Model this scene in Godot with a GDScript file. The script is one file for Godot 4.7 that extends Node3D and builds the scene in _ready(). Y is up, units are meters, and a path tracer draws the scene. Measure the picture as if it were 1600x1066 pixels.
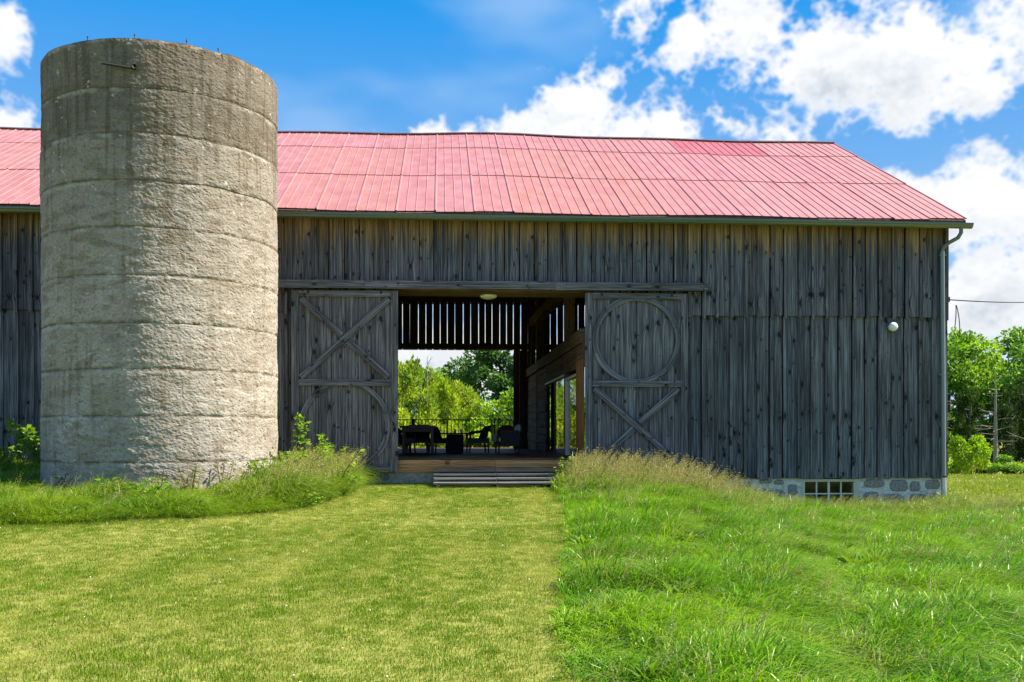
extends Node3D
# Weathered bank barn with a red metal roof, a concrete stave of a silo and long grass.
# Wall plane of the barn is z = 0, x runs along it, the camera stands 21 m in front of it.

const EYE := 1.6
const RIDGE_Z := -6.95
const BACK_Z := -13.9
const FLOOR_Y := 1.1
var rng := RandomNumberGenerator.new()
var M := {}
var used := {}

# ------------------------------------------------------------------ mesh helper
class MB:
	var v := PackedVector3Array()
	var n := PackedVector3Array()
	var uv := PackedVector2Array()
	var c := PackedColorArray()
	var i := PackedInt32Array()
	func vert(p: Vector3, nn: Vector3, t: Vector2, col: Color) -> int:
		v.append(p); n.append(nn); uv.append(t); c.append(col)
		return v.size() - 1
	# corners run counter-clockwise as seen from outside
	func quad(a: Vector3, b: Vector3, cc: Vector3, d: Vector3, ta: Vector2, tb: Vector2, tc: Vector2, td: Vector2, col := Color.WHITE) -> void:
		var nn := (b - a).cross(cc - a)
		if nn.length_squared() < 1e-16:
			nn = (cc - a).cross(d - a)
		nn = nn.normalized()
		var k := v.size()
		vert(a, nn, ta, col); vert(b, nn, tb, col); vert(cc, nn, tc, col); vert(d, nn, td, col)
		i.append_array(PackedInt32Array([k, k + 2, k + 1, k, k + 3, k + 2]))
	func tri(a: Vector3, b: Vector3, cc: Vector3, col := Color.WHITE, ta := Vector2.ZERO, tb := Vector2.ZERO, tc := Vector2.ZERO) -> void:
		var nn := (b - a).cross(cc - a).normalized()
		var k := v.size()
		vert(a, nn, ta, col); vert(b, nn, tb, col); vert(cc, nn, tc, col)
		i.append_array(PackedInt32Array([k, k + 2, k + 1]))
	# box in the frame t, uv in metres with the grain along axis g (0 x, 1 y, 2 z), shifted by off
	func box(t: Transform3D, s: Vector3, g := 1, off := Vector2.ZERO, col := Color.WHITE, us := Vector2(1.5, 4.0)) -> void:
		var h := s * 0.5
		var faces := [[0, 1.0], [0, -1.0], [1, 1.0], [1, -1.0], [2, 1.0], [2, -1.0]]
		for f in faces:
			var ax: int = f[0]
			var sg: float = f[1]
			var a1 := (ax + 1) % 3
			var a2 := (ax + 2) % 3
			var p := []
			var q := []
			var order := [[-1, -1], [1, -1], [1, 1], [-1, 1]] if sg > 0 else [[-1, -1], [-1, 1], [1, 1], [1, -1]]
			for o in order:
				var r := Vector3.ZERO
				r[ax] = sg * h[ax]
				r[a1] = o[0] * h[a1]
				r[a2] = o[1] * h[a2]
				p.append(t * r)
				var along: float
				var across: float
				if ax == g:
					along = r[a1] * 0.2 + h[g]
					across = r[a2] + h[a2]
				else:
					along = r[g] + h[g]
					var other := 3 - ax - g
					across = r[other] + h[other]
				q.append(Vector2(across / us.x, along / us.y) + off)
			quad(p[0], p[1], p[2], p[3], q[0], q[1], q[2], q[3], col)
	# sawn board standing in the frame t: its face is cupped by crown metres, grain along y
	func plank(t: Transform3D, s: Vector3, crown: float, off: Vector2, col: Color, us: Vector2) -> void:
		var h := s * 0.5
		var n0 := 4
		for k in n0:
			var a := -1.0 + 2.0 * k / n0
			var b := -1.0 + 2.0 * (k + 1) / n0
			var za := h.z + crown * (1.0 - a * a) - maxf(crown, 0.0)
			var zb := h.z + crown * (1.0 - b * b) - maxf(crown, 0.0)
			var p := [Vector3(a * h.x, -h.y, za), Vector3(b * h.x, -h.y, zb), Vector3(b * h.x, h.y, zb), Vector3(a * h.x, h.y, za)]
			var q := []
			for r in p: q.append(Vector2((r.x + h.x) / us.x, (r.y + h.y) / us.y) + off)
			quad(t * p[0], t * p[1], t * p[2], t * p[3], q[0], q[1], q[2], q[3], col)
		var ze := h.z - maxf(crown, 0.0)
		var e := [Vector3(-h.x, -h.y, -h.z), Vector3(h.x, -h.y, -h.z), Vector3(h.x, h.y, -h.z), Vector3(-h.x, h.y, -h.z), Vector3(-h.x, -h.y, ze), Vector3(h.x, -h.y, ze), Vector3(h.x, h.y, ze), Vector3(-h.x, h.y, ze)]
		for f in [[1, 0, 3, 2], [5, 1, 2, 6], [0, 4, 7, 3], [7, 6, 2, 3], [0, 1, 5, 4]]:
			var q := []
			for r in f: q.append(Vector2((e[r].x + h.x + e[r].z) / us.x, (e[r].y * 0.98 + h.y) / us.y) + off)
			quad(t * e[f[0]], t * e[f[1]], t * e[f[2]], t * e[f[3]], q[0], q[1], q[2], q[3], col)
	# tapered tube through points
	func tube(pts: Array, rad: Array, sides := 8, col := Color.WHITE, cap := true) -> void:
		var k0 := v.size()
		var m := pts.size()
		var up := Vector3.UP
		var along := 0.0
		for j in m:
			var d: Vector3
			if j == 0: d = pts[1] - pts[0]
			elif j == m - 1: d = pts[j] - pts[j - 1]
			else: d = (pts[j + 1] - pts[j]).normalized() + (pts[j] - pts[j - 1]).normalized()
			d = d.normalized()
			if absf(d.dot(up)) > 0.95: up = Vector3.RIGHT if absf(d.x) < 0.8 else Vector3.FORWARD
			var e1 := d.cross(up).normalized()
			var e2 := e1.cross(d).normalized()
			up = e2
			if j > 0: along += (pts[j] - pts[j - 1]).length()
			for s in sides + 1:
				var a := TAU * s / sides
				var o := e1 * cos(a) + e2 * sin(a)
				vert(pts[j] + o * rad[j], o, Vector2(float(s) / sides, along), col)
		for j in m - 1:
			for s in sides:
				var a := k0 + j * (sides + 1) + s
				var b := a + sides + 1
				i.append_array(PackedInt32Array([a, a + 1, b, a + 1, b + 1, b]))
		if cap:
			for e in [0, m - 1]:
				var d2: Vector3 = (pts[0] - pts[1]) if e == 0 else (pts[m - 1] - pts[m - 2])
				var ck := vert(pts[e], d2.normalized(), Vector2.ZERO, col)
				for s in sides:
					var a = k0 + e * (sides + 1) + s
					i.append_array(PackedInt32Array([ck, a, a + 1]) if e == 0 else PackedInt32Array([ck, a + 1, a]))
	func lathe(o: Vector3, prof: Array, sides := 16, col := Color.WHITE) -> void:
		var k0 := v.size()
		for j in prof.size():
			var p: Vector2 = prof[j]
			var q: Vector2 = prof[mini(j + 1, prof.size() - 1)] - prof[maxi(j - 1, 0)]
			var nn := Vector2(q.y, -q.x).normalized()
			for s in sides + 1:
				var a := TAU * s / sides
				vert(o + Vector3(cos(a) * p.x, p.y, sin(a) * p.x), Vector3(cos(a) * nn.x, nn.y, sin(a) * nn.x), Vector2(float(s) / sides, float(j) / prof.size()), col)
		for j in prof.size() - 1:
			for s in sides:
				var a := k0 + j * (sides + 1) + s
				var b := a + sides + 1
				i.append_array(PackedInt32Array([a, a + 1, b, a + 1, b + 1, b]))
	# sphere-like blob
	func blob(o: Vector3, r: Vector3, col := Color.WHITE, rings := 6, sides := 9) -> void:
		var k0 := v.size()
		for j in rings + 1:
			var e := PI * j / rings - PI / 2
			for s in sides + 1:
				var a := TAU * s / sides
				var d := Vector3(cos(e) * cos(a), sin(e), cos(e) * sin(a))
				vert(o + d * r, (d / r).normalized(), Vector2(float(s) / sides, float(j) / rings), col)
		for j in rings:
			for s in sides:
				var a := k0 + j * (sides + 1) + s
				var b := a + sides + 1
				i.append_array(PackedInt32Array([a, a + 1, b, a + 1, b + 1, b]))
	func mesh(mat: Material) -> ArrayMesh:
		var m := ArrayMesh.new()
		var a := []
		a.resize(Mesh.ARRAY_MAX)
		a[Mesh.ARRAY_VERTEX] = v
		a[Mesh.ARRAY_NORMAL] = n
		a[Mesh.ARRAY_TEX_UV] = uv
		a[Mesh.ARRAY_COLOR] = c
		a[Mesh.ARRAY_INDEX] = i
		m.add_surface_from_arrays(Mesh.PRIMITIVE_TRIANGLES, a)
		m.surface_set_material(0, mat)
		return m

func numbered(called: String) -> String:
	var k: int = used.get(called, 0)
	used[called] = k + 1
	return called if k == 0 else "%s_%03d" % [called, k]

func part(called: String, mb: MB, mat: Material, parent: Node) -> MeshInstance3D:
	var o := MeshInstance3D.new()
	o.name = called
	o.mesh = mb.mesh(mat)
	parent.add_child(o, true)
	return o

func group_part(called: String, parent: Node) -> Node3D:
	var o := Node3D.new()
	o.name = called
	parent.add_child(o, true)
	return o

func tag(o: Node3D, label: String, category: String, group := "") -> Node3D:
	o.set_meta("label", label)
	o.set_meta("category", category)
	if group: o.set_meta("group", group)
	return o

func thing(called: String, label: String, category: String, at := Vector3.ZERO, turn := 0.0, group := "") -> Node3D:
	var o := Node3D.new()
	o.name = numbered(called)
	add_child(o)
	o.position = at
	o.rotation.y = turn
	return tag(o, label, category, group)

func single(called: String, mb: MB, mat: Material) -> MeshInstance3D:
	return part(numbered(called), mb, mat, self)

func T(p: Vector3, r := Vector3.ZERO) -> Transform3D:
	return Transform3D(Basis.from_euler(r), p)

func noise(freq: float, sd: int, oct := 4) -> FastNoiseLite:
	var f := FastNoiseLite.new()
	f.noise_type = FastNoiseLite.TYPE_SIMPLEX_SMOOTH
	f.frequency = freq
	f.seed = sd
	f.fractal_octaves = oct
	return f

func mat(lin: Color, rough := 0.8, metal := 0.0) -> StandardMaterial3D:
	var m := StandardMaterial3D.new()
	m.albedo_color = lin.linear_to_srgb()
	m.roughness = rough
	m.metallic = metal
	m.vertex_color_use_as_albedo = true
	return m

func s8(x: float) -> int:
	x = clampf(x, 0.0, 1.0)
	return int((12.92 * x if x < 0.0031308 else 1.055 * pow(x, 1.0 / 2.4) - 0.055) * 255.0 + 0.5)

func sm(a: float, b: float, x: float) -> float:
	var t := clampf((x - a) / (b - a), 0.0, 1.0)
	return t * t * (3.0 - 2.0 * t)

func _ready() -> void:
	var t0 := Time.get_ticks_msec()
	# ---- camera, sky, sun, exposure
	var cam := Camera3D.new()
	cam.name = "camera"
	add_child(cam)
	cam.position = Vector3(0, EYE, 21)
	cam.rotation_degrees = Vector3(0, -4.06, 0)
	cam.projection = Camera3D.PROJECTION_FRUSTUM
	cam.near = 0.1
	cam.far = 2000.0
	cam.size = 2.0 * 0.1 * 533.0 / 1550.0
	cam.frustum_offset = Vector2(0, 0.1 * 146.0 / 1550.0)
	cam.current = true
	var env := Environment.new()
	env.background_mode = Environment.BG_SKY
	env.sky = make_sky()
	env.background_energy_multiplier = 0.485
	env.tonemap_mode = Environment.TONE_MAPPER_LINEAR
	env.tonemap_exposure = 2.5
	env.sdfgi_enabled = true
	env.ssao_enabled = true
	env.ssil_enabled = true
	var we := WorldEnvironment.new()
	we.name = "world_environment"
	we.environment = env
	add_child(we)
	var sun := DirectionalLight3D.new()
	sun.name = "sun"
	sun.light_color = Color(1.0, 0.955, 0.88)
	sun.light_energy = 1.6
	sun.light_angular_distance = 0.53
	sun.shadow_enabled = true
	var az := deg_to_rad(90.5)
	var el := deg_to_rad(52.0)
	var to_sun := Vector3(cos(el) * sin(az), sin(el), cos(el) * cos(az))
	sun.basis = Basis.looking_at(-to_sun, Vector3.UP)
	add_child(sun)
	print("sky ", Time.get_ticks_msec() - t0)
	make_materials()
	print("materials ", Time.get_ticks_msec() - t0)
	# ---- large structure
	make_ground()
	make_barn()
	print("barn ", Time.get_ticks_msec() - t0)
	make_silo()
	print("silo ", Time.get_ticks_msec() - t0)
	# ---- things
	make_steps()
	make_furniture()
	make_cable()
	make_trees()
	print("trees ", Time.get_ticks_msec() - t0)
	make_plants()
	make_grass()
	print("grass ", Time.get_ticks_msec() - t0)

# ------------------------------------------------------------------ sky
var sky_rows := []
var sky_n1: FastNoiseLite
var sky_n2: FastNoiseLite
var sky_n3: FastNoiseLite
var blobs := []
const SKY_W := 4096
const SKY_H := 2048

func cloud_density(az: float, el: float, near: Array) -> float:
	var a := deg_to_rad(az)
	var e := deg_to_rad(el)
	var d := Vector3(sin(a) * cos(e), sin(e) * 1.2, -cos(a) * cos(e))
	var b := -1.3
	for k in near:
		var dx: float = (az - k[0]) / k[2]
		var dy: float = (el - k[1]) / k[3]
		b = maxf(b, 1.0 - sqrt(dx * dx + dy * dy))
	if b < -0.8: return -1.0
	var n1 := sky_n1.get_noise_3dv(d * 11.0)
	var w := absf(sky_n2.get_noise_3dv(d * 30.0))
	var w2 := absf(sky_n2.get_noise_3dv(d * 85.0 + Vector3(7, 3, 1)))
	return b * 0.8 + n1 * 0.62 + (0.25 - w) * 0.55 + (0.22 - w2) * 0.24 - 0.09

func sky_row(y: int) -> void:
	var el := 90.0 - (y + 0.5) * 180.0 / SKY_H
	var out := PackedByteArray()
	out.resize(SKY_W * 3)
	var t := clampf(1.0 - el / 25.0, 0.0, 1.0)
	var zen := clampf(el / 90.0, 0.0, 1.0)
	var blue := Vector3(0.006, 0.268, 0.72).lerp(Vector3(0.46, 0.62, 0.80), pow(t, 1.3)).lerp(Vector3(0.016, 0.16, 0.52), sm(0.28, 1.0, zen))
	var near_row := []
	for k in blobs:
		if absf(el - k[1]) < k[3] * 2.1: near_row.append(k)
	var col_near := []
	var step := 1 if el < 46.0 else 4
	for x in range(0, SKY_W, step):
		var az := (x + 0.5) * 360.0 / SKY_W
		if az > 180.0: az -= 360.0
		if x % 64 == 0:
			col_near = []
			for k in near_row:
				if absf(az + 2.8 - k[0]) < k[2] * 2.1 + 3.0: col_near.append(k)
		var c := blue
		# thin high veil
		var a0 := deg_to_rad(az)
		var e0 := deg_to_rad(el)
		var dir := Vector3(sin(a0) * cos(e0), sin(e0) * 2.6, -cos(a0) * cos(e0))
		var veil := sm(-0.1, 0.7, sky_n3.get_noise_3dv(dir * 3.0)) * 0.4
		c = c.lerp(Vector3(0.5, 0.66, 0.82), veil)
		if col_near.size():
			var d := cloud_density(az, el, col_near)
			if d > -0.02:
				var dl := cloud_density(az + 0.5, el + 0.9, col_near)
				var dh := cloud_density(az, el + 2.4, col_near)
				var al := pow(sm(-0.02, 0.42, d), 0.8)
				var thick := sm(0.1, 0.8, d)
				var sh := clampf((dl - d) * 1.0 + 0.12, 0.0, 0.7) * thick + sm(0.0, 0.8, dh) * 0.42 * thick + sm(-0.1, 0.5, sky_n3.get_noise_3dv(dir * 7.0)) * 0.4 * thick
				var cc := Vector3(0.87, 0.87, 0.87).lerp(Vector3(0.46, 0.53, 0.62), clampf(sh, 0.0, 0.85))
				c = c.lerp(cc, al)
		var r := s8(c.x)
		var g := s8(c.y)
		var b := s8(c.z)
		for k in step:
			out[(x + k) * 3] = r
			out[(x + k) * 3 + 1] = g
			out[(x + k) * 3 + 2] = b
	sky_rows[y] = out

func make_sky() -> Sky:
	sky_n1 = noise(1.0, 11, 5)
	sky_n2 = noise(1.0, 23, 4)
	sky_n3 = noise(1.0, 5, 4)
	# azimuth, elevation, half width, half height in degrees: the cumulus seen over the barn ...
	blobs = [[1.2, 15.9, 4.0, 2.2], [4.2, 16.6, 3.4, 2.7], [7.2, 17.2, 3.9, 3.6], [10.5, 16.2, 3.2, 2.8], [13.0, 17.0, 1.6, 2.6],
		[-23.6, 19.6, 2.4, 1.6], [-22.6, 15.4, 2.4, 1.4], [11.6, 23.4, 2.2, 1.6], [14.2, 21.6, 1.6, 2.2], [17.2, 21.0, 4.2, 3.8], [21.5, 20.0, 5.2, 4.2], [22.0, 25.2, 5.0, 3.2],
		[26.5, 19.0, 5.4, 3.6], [31.5, 21.5, 4.4, 4.8], [28.6, 17.4, 3.2, 1.6], [35.0, 17.5, 4.0, 3.0],
		[24.8, 12.6, 3.0, 2.2], [28.5, 12.0, 4.2, 3.0], [33.0, 11.0, 5.5, 3.6], [30.5, 7.6, 6.0, 3.4],
		[1.0, 4.5, 8.0, 2.6], [-4.0, 7.0, 5.0, 1.6], [14.0, 8.0, 7.0, 2.4], [-14.0, 6.0, 9.0, 2.5]]
	# ... and the same fair-weather cumulus all round the sky
	rng.seed = 77
	for k in 62:
		var az := rng.randf_range(42.0, 330.0)
		if az > 180.0: az -= 360.0
		if (az > -32.0 and az < 42.0) or absf(az) > 166.0: continue
		var el := rng.randf_range(4.0, 44.0)
		var w := rng.randf_range(3.0, 8.5)
		blobs.append([az, el, w, w * rng.randf_range(0.4, 0.7)])
	for k in 10:
		blobs.append([rng.randf_range(-160.0, 160.0), rng.randf_range(33.0, 42.0), rng.randf_range(4.0, 8.0), rng.randf_range(2.5, 4.0)])
	sky_rows.resize(SKY_H / 2)
	var id := WorkerThreadPool.add_group_task(sky_row, SKY_H / 2, 4, true)
	WorkerThreadPool.wait_for_group_task_completion(id)
	var data := PackedByteArray()
	for y in SKY_H / 2:
		data.append_array(sky_rows[y])
	var low := PackedByteArray()
	low.resize(SKY_W * 3)
	for x in SKY_W:
		low[x * 3] = 96
		low[x * 3 + 1] = 112
		low[x * 3 + 2] = 76
	for y in SKY_H / 2:
		data.append_array(low)
	sky_rows = []
	var pm := PanoramaSkyMaterial.new()
	pm.panorama = ImageTexture.create_from_image(Image.create_from_data(SKY_W, SKY_H, false, Image.FORMAT_RGB8, data))
	var sk := Sky.new()
	sk.sky_material = pm
	return sk

# ------------------------------------------------------------------ textures
# Sawn boards: w_m x h_m metres of grain running along v, with knots. pal = [dark, middle, light] linear.
func wood_maps(w: int, h: int, w_m: float, h_m: float, sd: int, pal: Array, knots: int, tan_top := 0.0) -> Array:
	rng.seed = sd
	var fine := noise(1.0, sd, 3)
	var wide := noise(1.0, sd + 1, 3)
	var bend := PackedFloat32Array()
	bend.resize(w * h)
	var dark := PackedFloat32Array()
	dark.resize(w * h)
	for k in knots:
		var kx := rng.randf() * w_m
		var ky := rng.randf() * h_m
		var kr := 0.008 + 0.024 * pow(rng.randf(), 1.8)
		var x0 := int((kx - 0.1) / w_m * w)
		var x1 := int((kx + 0.1) / w_m * w)
		var y0 := int((ky - 0.22) / h_m * h)
		var y1 := int((ky + 0.22) / h_m * h)
		for y in range(maxi(y0, 0), mini(y1, h)):
			for x in range(maxi(x0, 0), mini(x1, w)):
				var dx := (x + 0.5) / w * w_m - kx
				var dy := ((y + 0.5) / h * h_m - ky)
				var q := dx * dx / (kr * kr) + dy * dy / (kr * kr * 2.6)
				var f := exp(-q * 0.16)
				bend[y * w + x] += f * kr * 1.5 * (1.0 if dx > 0 else -1.0)
				dark[y * w + x] = maxf(dark[y * w + x], 0.95 * exp(-q * q * 0.6) + 0.28 * exp(-q * 0.22))
	var px := PackedByteArray()
	px.resize(w * h * 3)
	var hp := PackedByteArray()
	hp.resize(w * h)
	var cd: Color = pal[0]
	var cm: Color = pal[1]
	var cl: Color = pal[2]
	for y in h:
		var b := (y + 0.5) / h * h_m
		for x in w:
			var a := (x + 0.5) / w * w_m + bend[y * w + x]
			var g1 := fine.get_noise_2d(a * 80.0, b * 1.3)
			var g2 := wide.get_noise_2d(a * 26.0, b * 0.3 + 40.0)
			var g3 := wide.get_noise_2d(a * 3.0 + 90.0, b * 0.5)
			var val := 0.5 + 0.5 * g1 + 0.4 * g2 + 0.16 * g3
			val = val * (1.0 - dark[y * w + x])
			var c := cd.lerp(cm, clampf(val * 2.0, 0.0, 1.0)) if val < 0.5 else cm.lerp(cl, clampf(val * 2.0 - 1.0, 0.0, 1.0))
			if tan_top > 0.0:
				# bare tan wood that the eave has kept from the weather, in streaks along the grain
				var edge := 0.24 + tan_top * (0.75 + 1.1 * g2 + 1.0 * fine.get_noise_2d(a * 24.0, b * 0.6 + 9.0) + 0.6 * g3)
				var tt := sm(edge + 0.16, edge - 0.10, b)
				c = c.lerp(Color(0.05, 0.03, 0.015).lerp(Color(0.42, 0.27, 0.13), clampf(val * 1.25 - 0.1, 0.0, 1.0)), tt * 0.92)
			var o := (y * w + x)
			px[o * 3] = s8(c.r)
			px[o * 3 + 1] = s8(c.g)
			px[o * 3 + 2] = s8(c.b)
			hp[o] = int(clampf(val, 0.0, 1.0) * 255.0)
	return [ImageTexture.create_from_image(Image.create_from_data(w, h, false, Image.FORMAT_RGB8, px)),
		ImageTexture.create_from_image(Image.create_from_data(w, h, false, Image.FORMAT_L8, hp))]

func wood_mat(maps: Array, rough := 0.85, relief := 0.25) -> StandardMaterial3D:
	var m := mat(Color.WHITE, rough)
	m.albedo_texture = maps[0]
	m.heightmap_enabled = true
	m.heightmap_texture = maps[1]
	m.heightmap_scale = relief
	m.metallic_specular = 0.35
	return m

func noise_tex(lo: Color, hi: Color, freq: float, sd: int, oct: int, size := 512, stops := []) -> NoiseTexture2D:
	var t := NoiseTexture2D.new()
	t.width = size
	t.height = size
	t.seamless = true
	t.noise = noise(freq, sd, oct)
	var g := Gradient.new()
	g.set_color(0, lo.linear_to_srgb())
	g.set_color(1, hi.linear_to_srgb())
	for s in stops:
		g.add_point(s[0], (s[1] as Color).linear_to_srgb())
	t.color_ramp = g
	return t

func make_materials() -> void:
	var grey := [Color(0.020, 0.019, 0.022), Color(0.116, 0.113, 0.129), Color(0.33, 0.325, 0.35)]
	M.board = wood_mat(wood_maps(512, 1024, 1.5, 4.0, 301, grey, 52))
	M.eave_board = wood_mat(wood_maps(768, 512, 3.0, 2.1, 402, grey, 48, 0.36))
	M.brown_wood = wood_mat(wood_maps(256, 512, 1.5, 4.0, 503, [Color(0.035, 0.022, 0.013), Color(0.13, 0.085, 0.052), Color(0.28, 0.2, 0.13)], 34))
	M.gold_wood = wood_mat(wood_maps(256, 512, 1.5, 4.0, 604, [Color(0.15, 0.062, 0.02), Color(0.44, 0.215, 0.085), Color(0.62, 0.4, 0.21)], 24), 0.7)
	M.step_wood = wood_mat(wood_maps(256, 512, 1.5, 4.0, 556, [Color(0.05, 0.047, 0.044), Color(0.2, 0.192, 0.18), Color(0.36, 0.35, 0.335)], 14))
	M.floor = wood_mat([M.brown_wood.albedo_texture, M.brown_wood.heightmap_texture], 0.6, 0.06)
	M.floor.albedo_color = Color(0.6, 0.42, 0.34).linear_to_srgb()
	M.floor.metallic_specular = 0.2

	# faded red paint on ribbed steel
	M.roof = mat(Color.WHITE, 0.55)
	M.roof.albedo_texture = noise_tex(Color(0.315, 0.118, 0.128), Color(0.4, 0.185, 0.192), 0.012, 31, 5, 512, [[0.5, Color(0.358, 0.15, 0.16)]])
	M.roof.uv1_scale = Vector3(0.35, 0.2, 1)
	M.roof.metallic_specular = 0.4
	var rust := NoiseTexture2D.new()
	rust.width = 512
	rust.height = 512
	rust.seamless = true
	rust.noise = noise(0.05, 91, 4)
	var rg := Gradient.new()
	rg.set_color(0, Color(0.3, 0.13, 0.06, 0.0).linear_to_srgb())
	rg.set_color(1, Color(0.34, 0.15, 0.07, 0.75).linear_to_srgb())
	rg.set_offset(0, 0.74)
	rg.set_offset(1, 0.82)
	rust.color_ramp = rg
	M.roof.detail_enabled = true
	M.roof.detail_albedo = rust
	M.roof_rust = M.roof.duplicate()
	var rust2: NoiseTexture2D = rust.duplicate()
	var rg2: Gradient = rg.duplicate()
	rg2.set_offset(0, 0.56)
	rg2.set_offset(1, 0.66)
	rust2.color_ramp = rg2
	M.roof_rust.detail_albedo = rust2

	M.gutter = mat(Color(0.075, 0.105, 0.075), 0.22)
	M.gutter.metallic_specular = 0.7
	M.spout = mat(Color(0.16, 0.2, 0.2), 0.3)
	M.spout.metallic_specular = 0.65
	M.galvanised = mat(Color(0.55, 0.57, 0.6), 0.4, 0.75)
	M.dark_iron = mat(Color(0.02, 0.018, 0.017), 0.7)
	M.black_metal = mat(Color(0.012, 0.012, 0.013), 0.7)
	M.black_metal.metallic_specular = 0.25
	M.rust_iron = mat(Color(0.12, 0.05, 0.028), 0.85)
	M.lamp_globe = mat(Color(0.82, 0.84, 0.83), 0.25)
	M.white_paint = mat(Color(0.62, 0.62, 0.55), 0.55)
	M.window_frame = mat(Color(0.5, 0.5, 0.38), 0.6)
	M.glass = StandardMaterial3D.new()
	M.glass.albedo_color = Color(0.1, 0.12, 0.11, 0.06)
	M.glass.transparency = BaseMaterial3D.TRANSPARENCY_ALPHA
	M.glass.roughness = 0.02
	M.glass.metallic_specular = 0.5

	M.cellar_glass = M.glass.duplicate()
	M.cellar_glass.metallic_specular = 0.3

	# lime-washed rubble and plain concrete
	M.limewash = mat(Color.WHITE, 0.92)
	M.limewash.albedo_texture = noise_tex(Color(0.36, 0.345, 0.31), Color(0.74, 0.735, 0.7), 0.018, 61, 5, 512, [[0.42, Color(0.62, 0.615, 0.58)]])
	M.limewash.uv1_triplanar = true
	M.limewash.uv1_world_triplanar = true
	M.limewash.uv1_scale = Vector3(0.7, 0.7, 0.7)
	M.limewash.heightmap_enabled = true
	M.limewash.heightmap_texture = noise_tex(Color.BLACK, Color.WHITE, 0.03, 62, 5)
	M.limewash.heightmap_scale = 3.0
	M.stone = mat(Color.WHITE, 0.9)
	M.stone.albedo_texture = noise_tex(Color(0.14, 0.125, 0.115), Color(0.42, 0.39, 0.36), 0.03, 63, 5)
	M.stone.uv1_triplanar = true
	M.stone.uv1_world_triplanar = true
	M.stone.heightmap_enabled = true
	M.stone.heightmap_texture = M.limewash.heightmap_texture
	M.stone.heightmap_scale = 2.0
	M.concrete = mat(Color.WHITE, 0.95)
	M.concrete.albedo_texture = noise_tex(Color(0.2, 0.185, 0.155), Color(0.42, 0.4, 0.35), 0.02, 64, 5)
	M.concrete.uv1_triplanar = true
	M.concrete.uv1_world_triplanar = true

	M.wicker = mat(Color(0.032, 0.03, 0.03), 0.6)
	M.wicker.heightmap_enabled = true
	M.wicker.heightmap_texture = noise_tex(Color.BLACK, Color.WHITE, 0.2, 65, 2, 256)
	M.wicker.heightmap_scale = 1.0
	M.red_wood = mat(Color(0.10, 0.03, 0.018), 0.45)
	M.cloth = mat(Color.WHITE, 0.95)

	# plants
	M.blade = mat(Color.WHITE, 0.36)
	M.blade.metallic_specular = 0.4
	M.blade.backlight_enabled = true
	M.blade.backlight = Color(0.76, 0.84, 0.3).linear_to_srgb()
	M.leaf = mat(Color.WHITE, 0.5)
	M.leaf.metallic_specular = 0.4
	M.leaf.backlight_enabled = true
	M.leaf.backlight = Color(0.95, 1.0, 0.3).linear_to_srgb()
	M.bark = mat(Color.WHITE, 0.95)
	M.bark.albedo_texture = noise_tex(Color(0.05, 0.042, 0.034), Color(0.19, 0.165, 0.14), 0.04, 66, 4, 256)
	M.dead_bark = mat(Color.WHITE, 0.95)
	M.dead_bark.albedo_texture = noise_tex(Color(0.14, 0.125, 0.11), Color(0.34, 0.31, 0.28), 0.04, 67, 4, 256)
	M.soil = mat(Color.WHITE, 1.0)
	M.soil.albedo_texture = noise_tex(Color(0.13, 0.145, 0.03), Color(0.3, 0.3, 0.085), 0.03, 68, 5)
	M.soil.uv1_triplanar = true
	M.soil.uv1_world_triplanar = true
	M.soil.uv1_scale = Vector3(0.6, 0.6, 0.6)
	M.soil.metallic_specular = 0.1

# ------------------------------------------------------------------ ground
func ground_y(x: float, z: float) -> float:
	var base := 0.58 - 0.036 * maxf(z, 0.0)
	var left := 0.27 * sm(-1.8, -4.2, x) * sm(11.0, 4.0, z)
	var r := sm(2.6, 8.0, x)
	var h := (base + left) * (1.0 - r) - 0.04 * r
	# the bank drops behind the barn, where the lower storey opens
	var drop := sm(-11.0, -15.5, z) * (1.0 - sm(11.0, 16.0, absf(x - 0.0)))
	drop = maxf(drop, sm(-14.0, -34.0, z) * 0.45)
	h -= 2.3 * drop
	# cellar dug out under the right bay
	if z < -0.3 and z > -13.6: h = lerpf(h, -2.2, sm(4.2, 5.0, x) * sm(10.9, 10.6, x) * sm(-0.3, -0.75, z) * sm(-13.6, -13.2, z))
	h -= 0.5 * sm(30.0, 160.0, absf(x)) + 0.6 * sm(18.0, 60.0, z)
	return h

func make_ground() -> void:
	var xs := []
	var zs := []
	var x := -900.0
	while x < 900.0:
		xs.append(x)
		x += maxf(0.35, 0.14 * (absf(x) - 12.0))
	xs.append(900.0)
	var z := -900.0
	while z < 600.0:
		zs.append(z)
		z += maxf(0.35, 0.14 * (absf(z) - 24.0))
	zs.append(600.0)
	var nz := noise(0.25, 7, 3)
	var mb := MB.new()
	var w := xs.size()
	for j in zs.size():
		for i in w:
			var px: float = xs[i]
			var pz: float = zs[j]
			var h := ground_y(px, pz)
			var bump := nz.get_noise_2d(px, pz) * 0.025
			var hx := ground_y(px + 0.2, pz) - ground_y(px - 0.2, pz)
			var hz := ground_y(px, pz + 0.2) - ground_y(px, pz - 0.2)
			mb.vert(Vector3(px, h + bump - 0.02, pz), Vector3(-hx, 0.4, -hz).normalized(), Vector2(px, pz), Color.WHITE)
	for j in zs.size() - 1:
		for i in w - 1:
			var a := j * w + i
			mb.i.append_array(PackedInt32Array([a, a + 1, a + w, a + 1, a + w + 1, a + w]))
	var g := single("ground", mb, M.soil)
	g.set_meta("kind", "structure")

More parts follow.
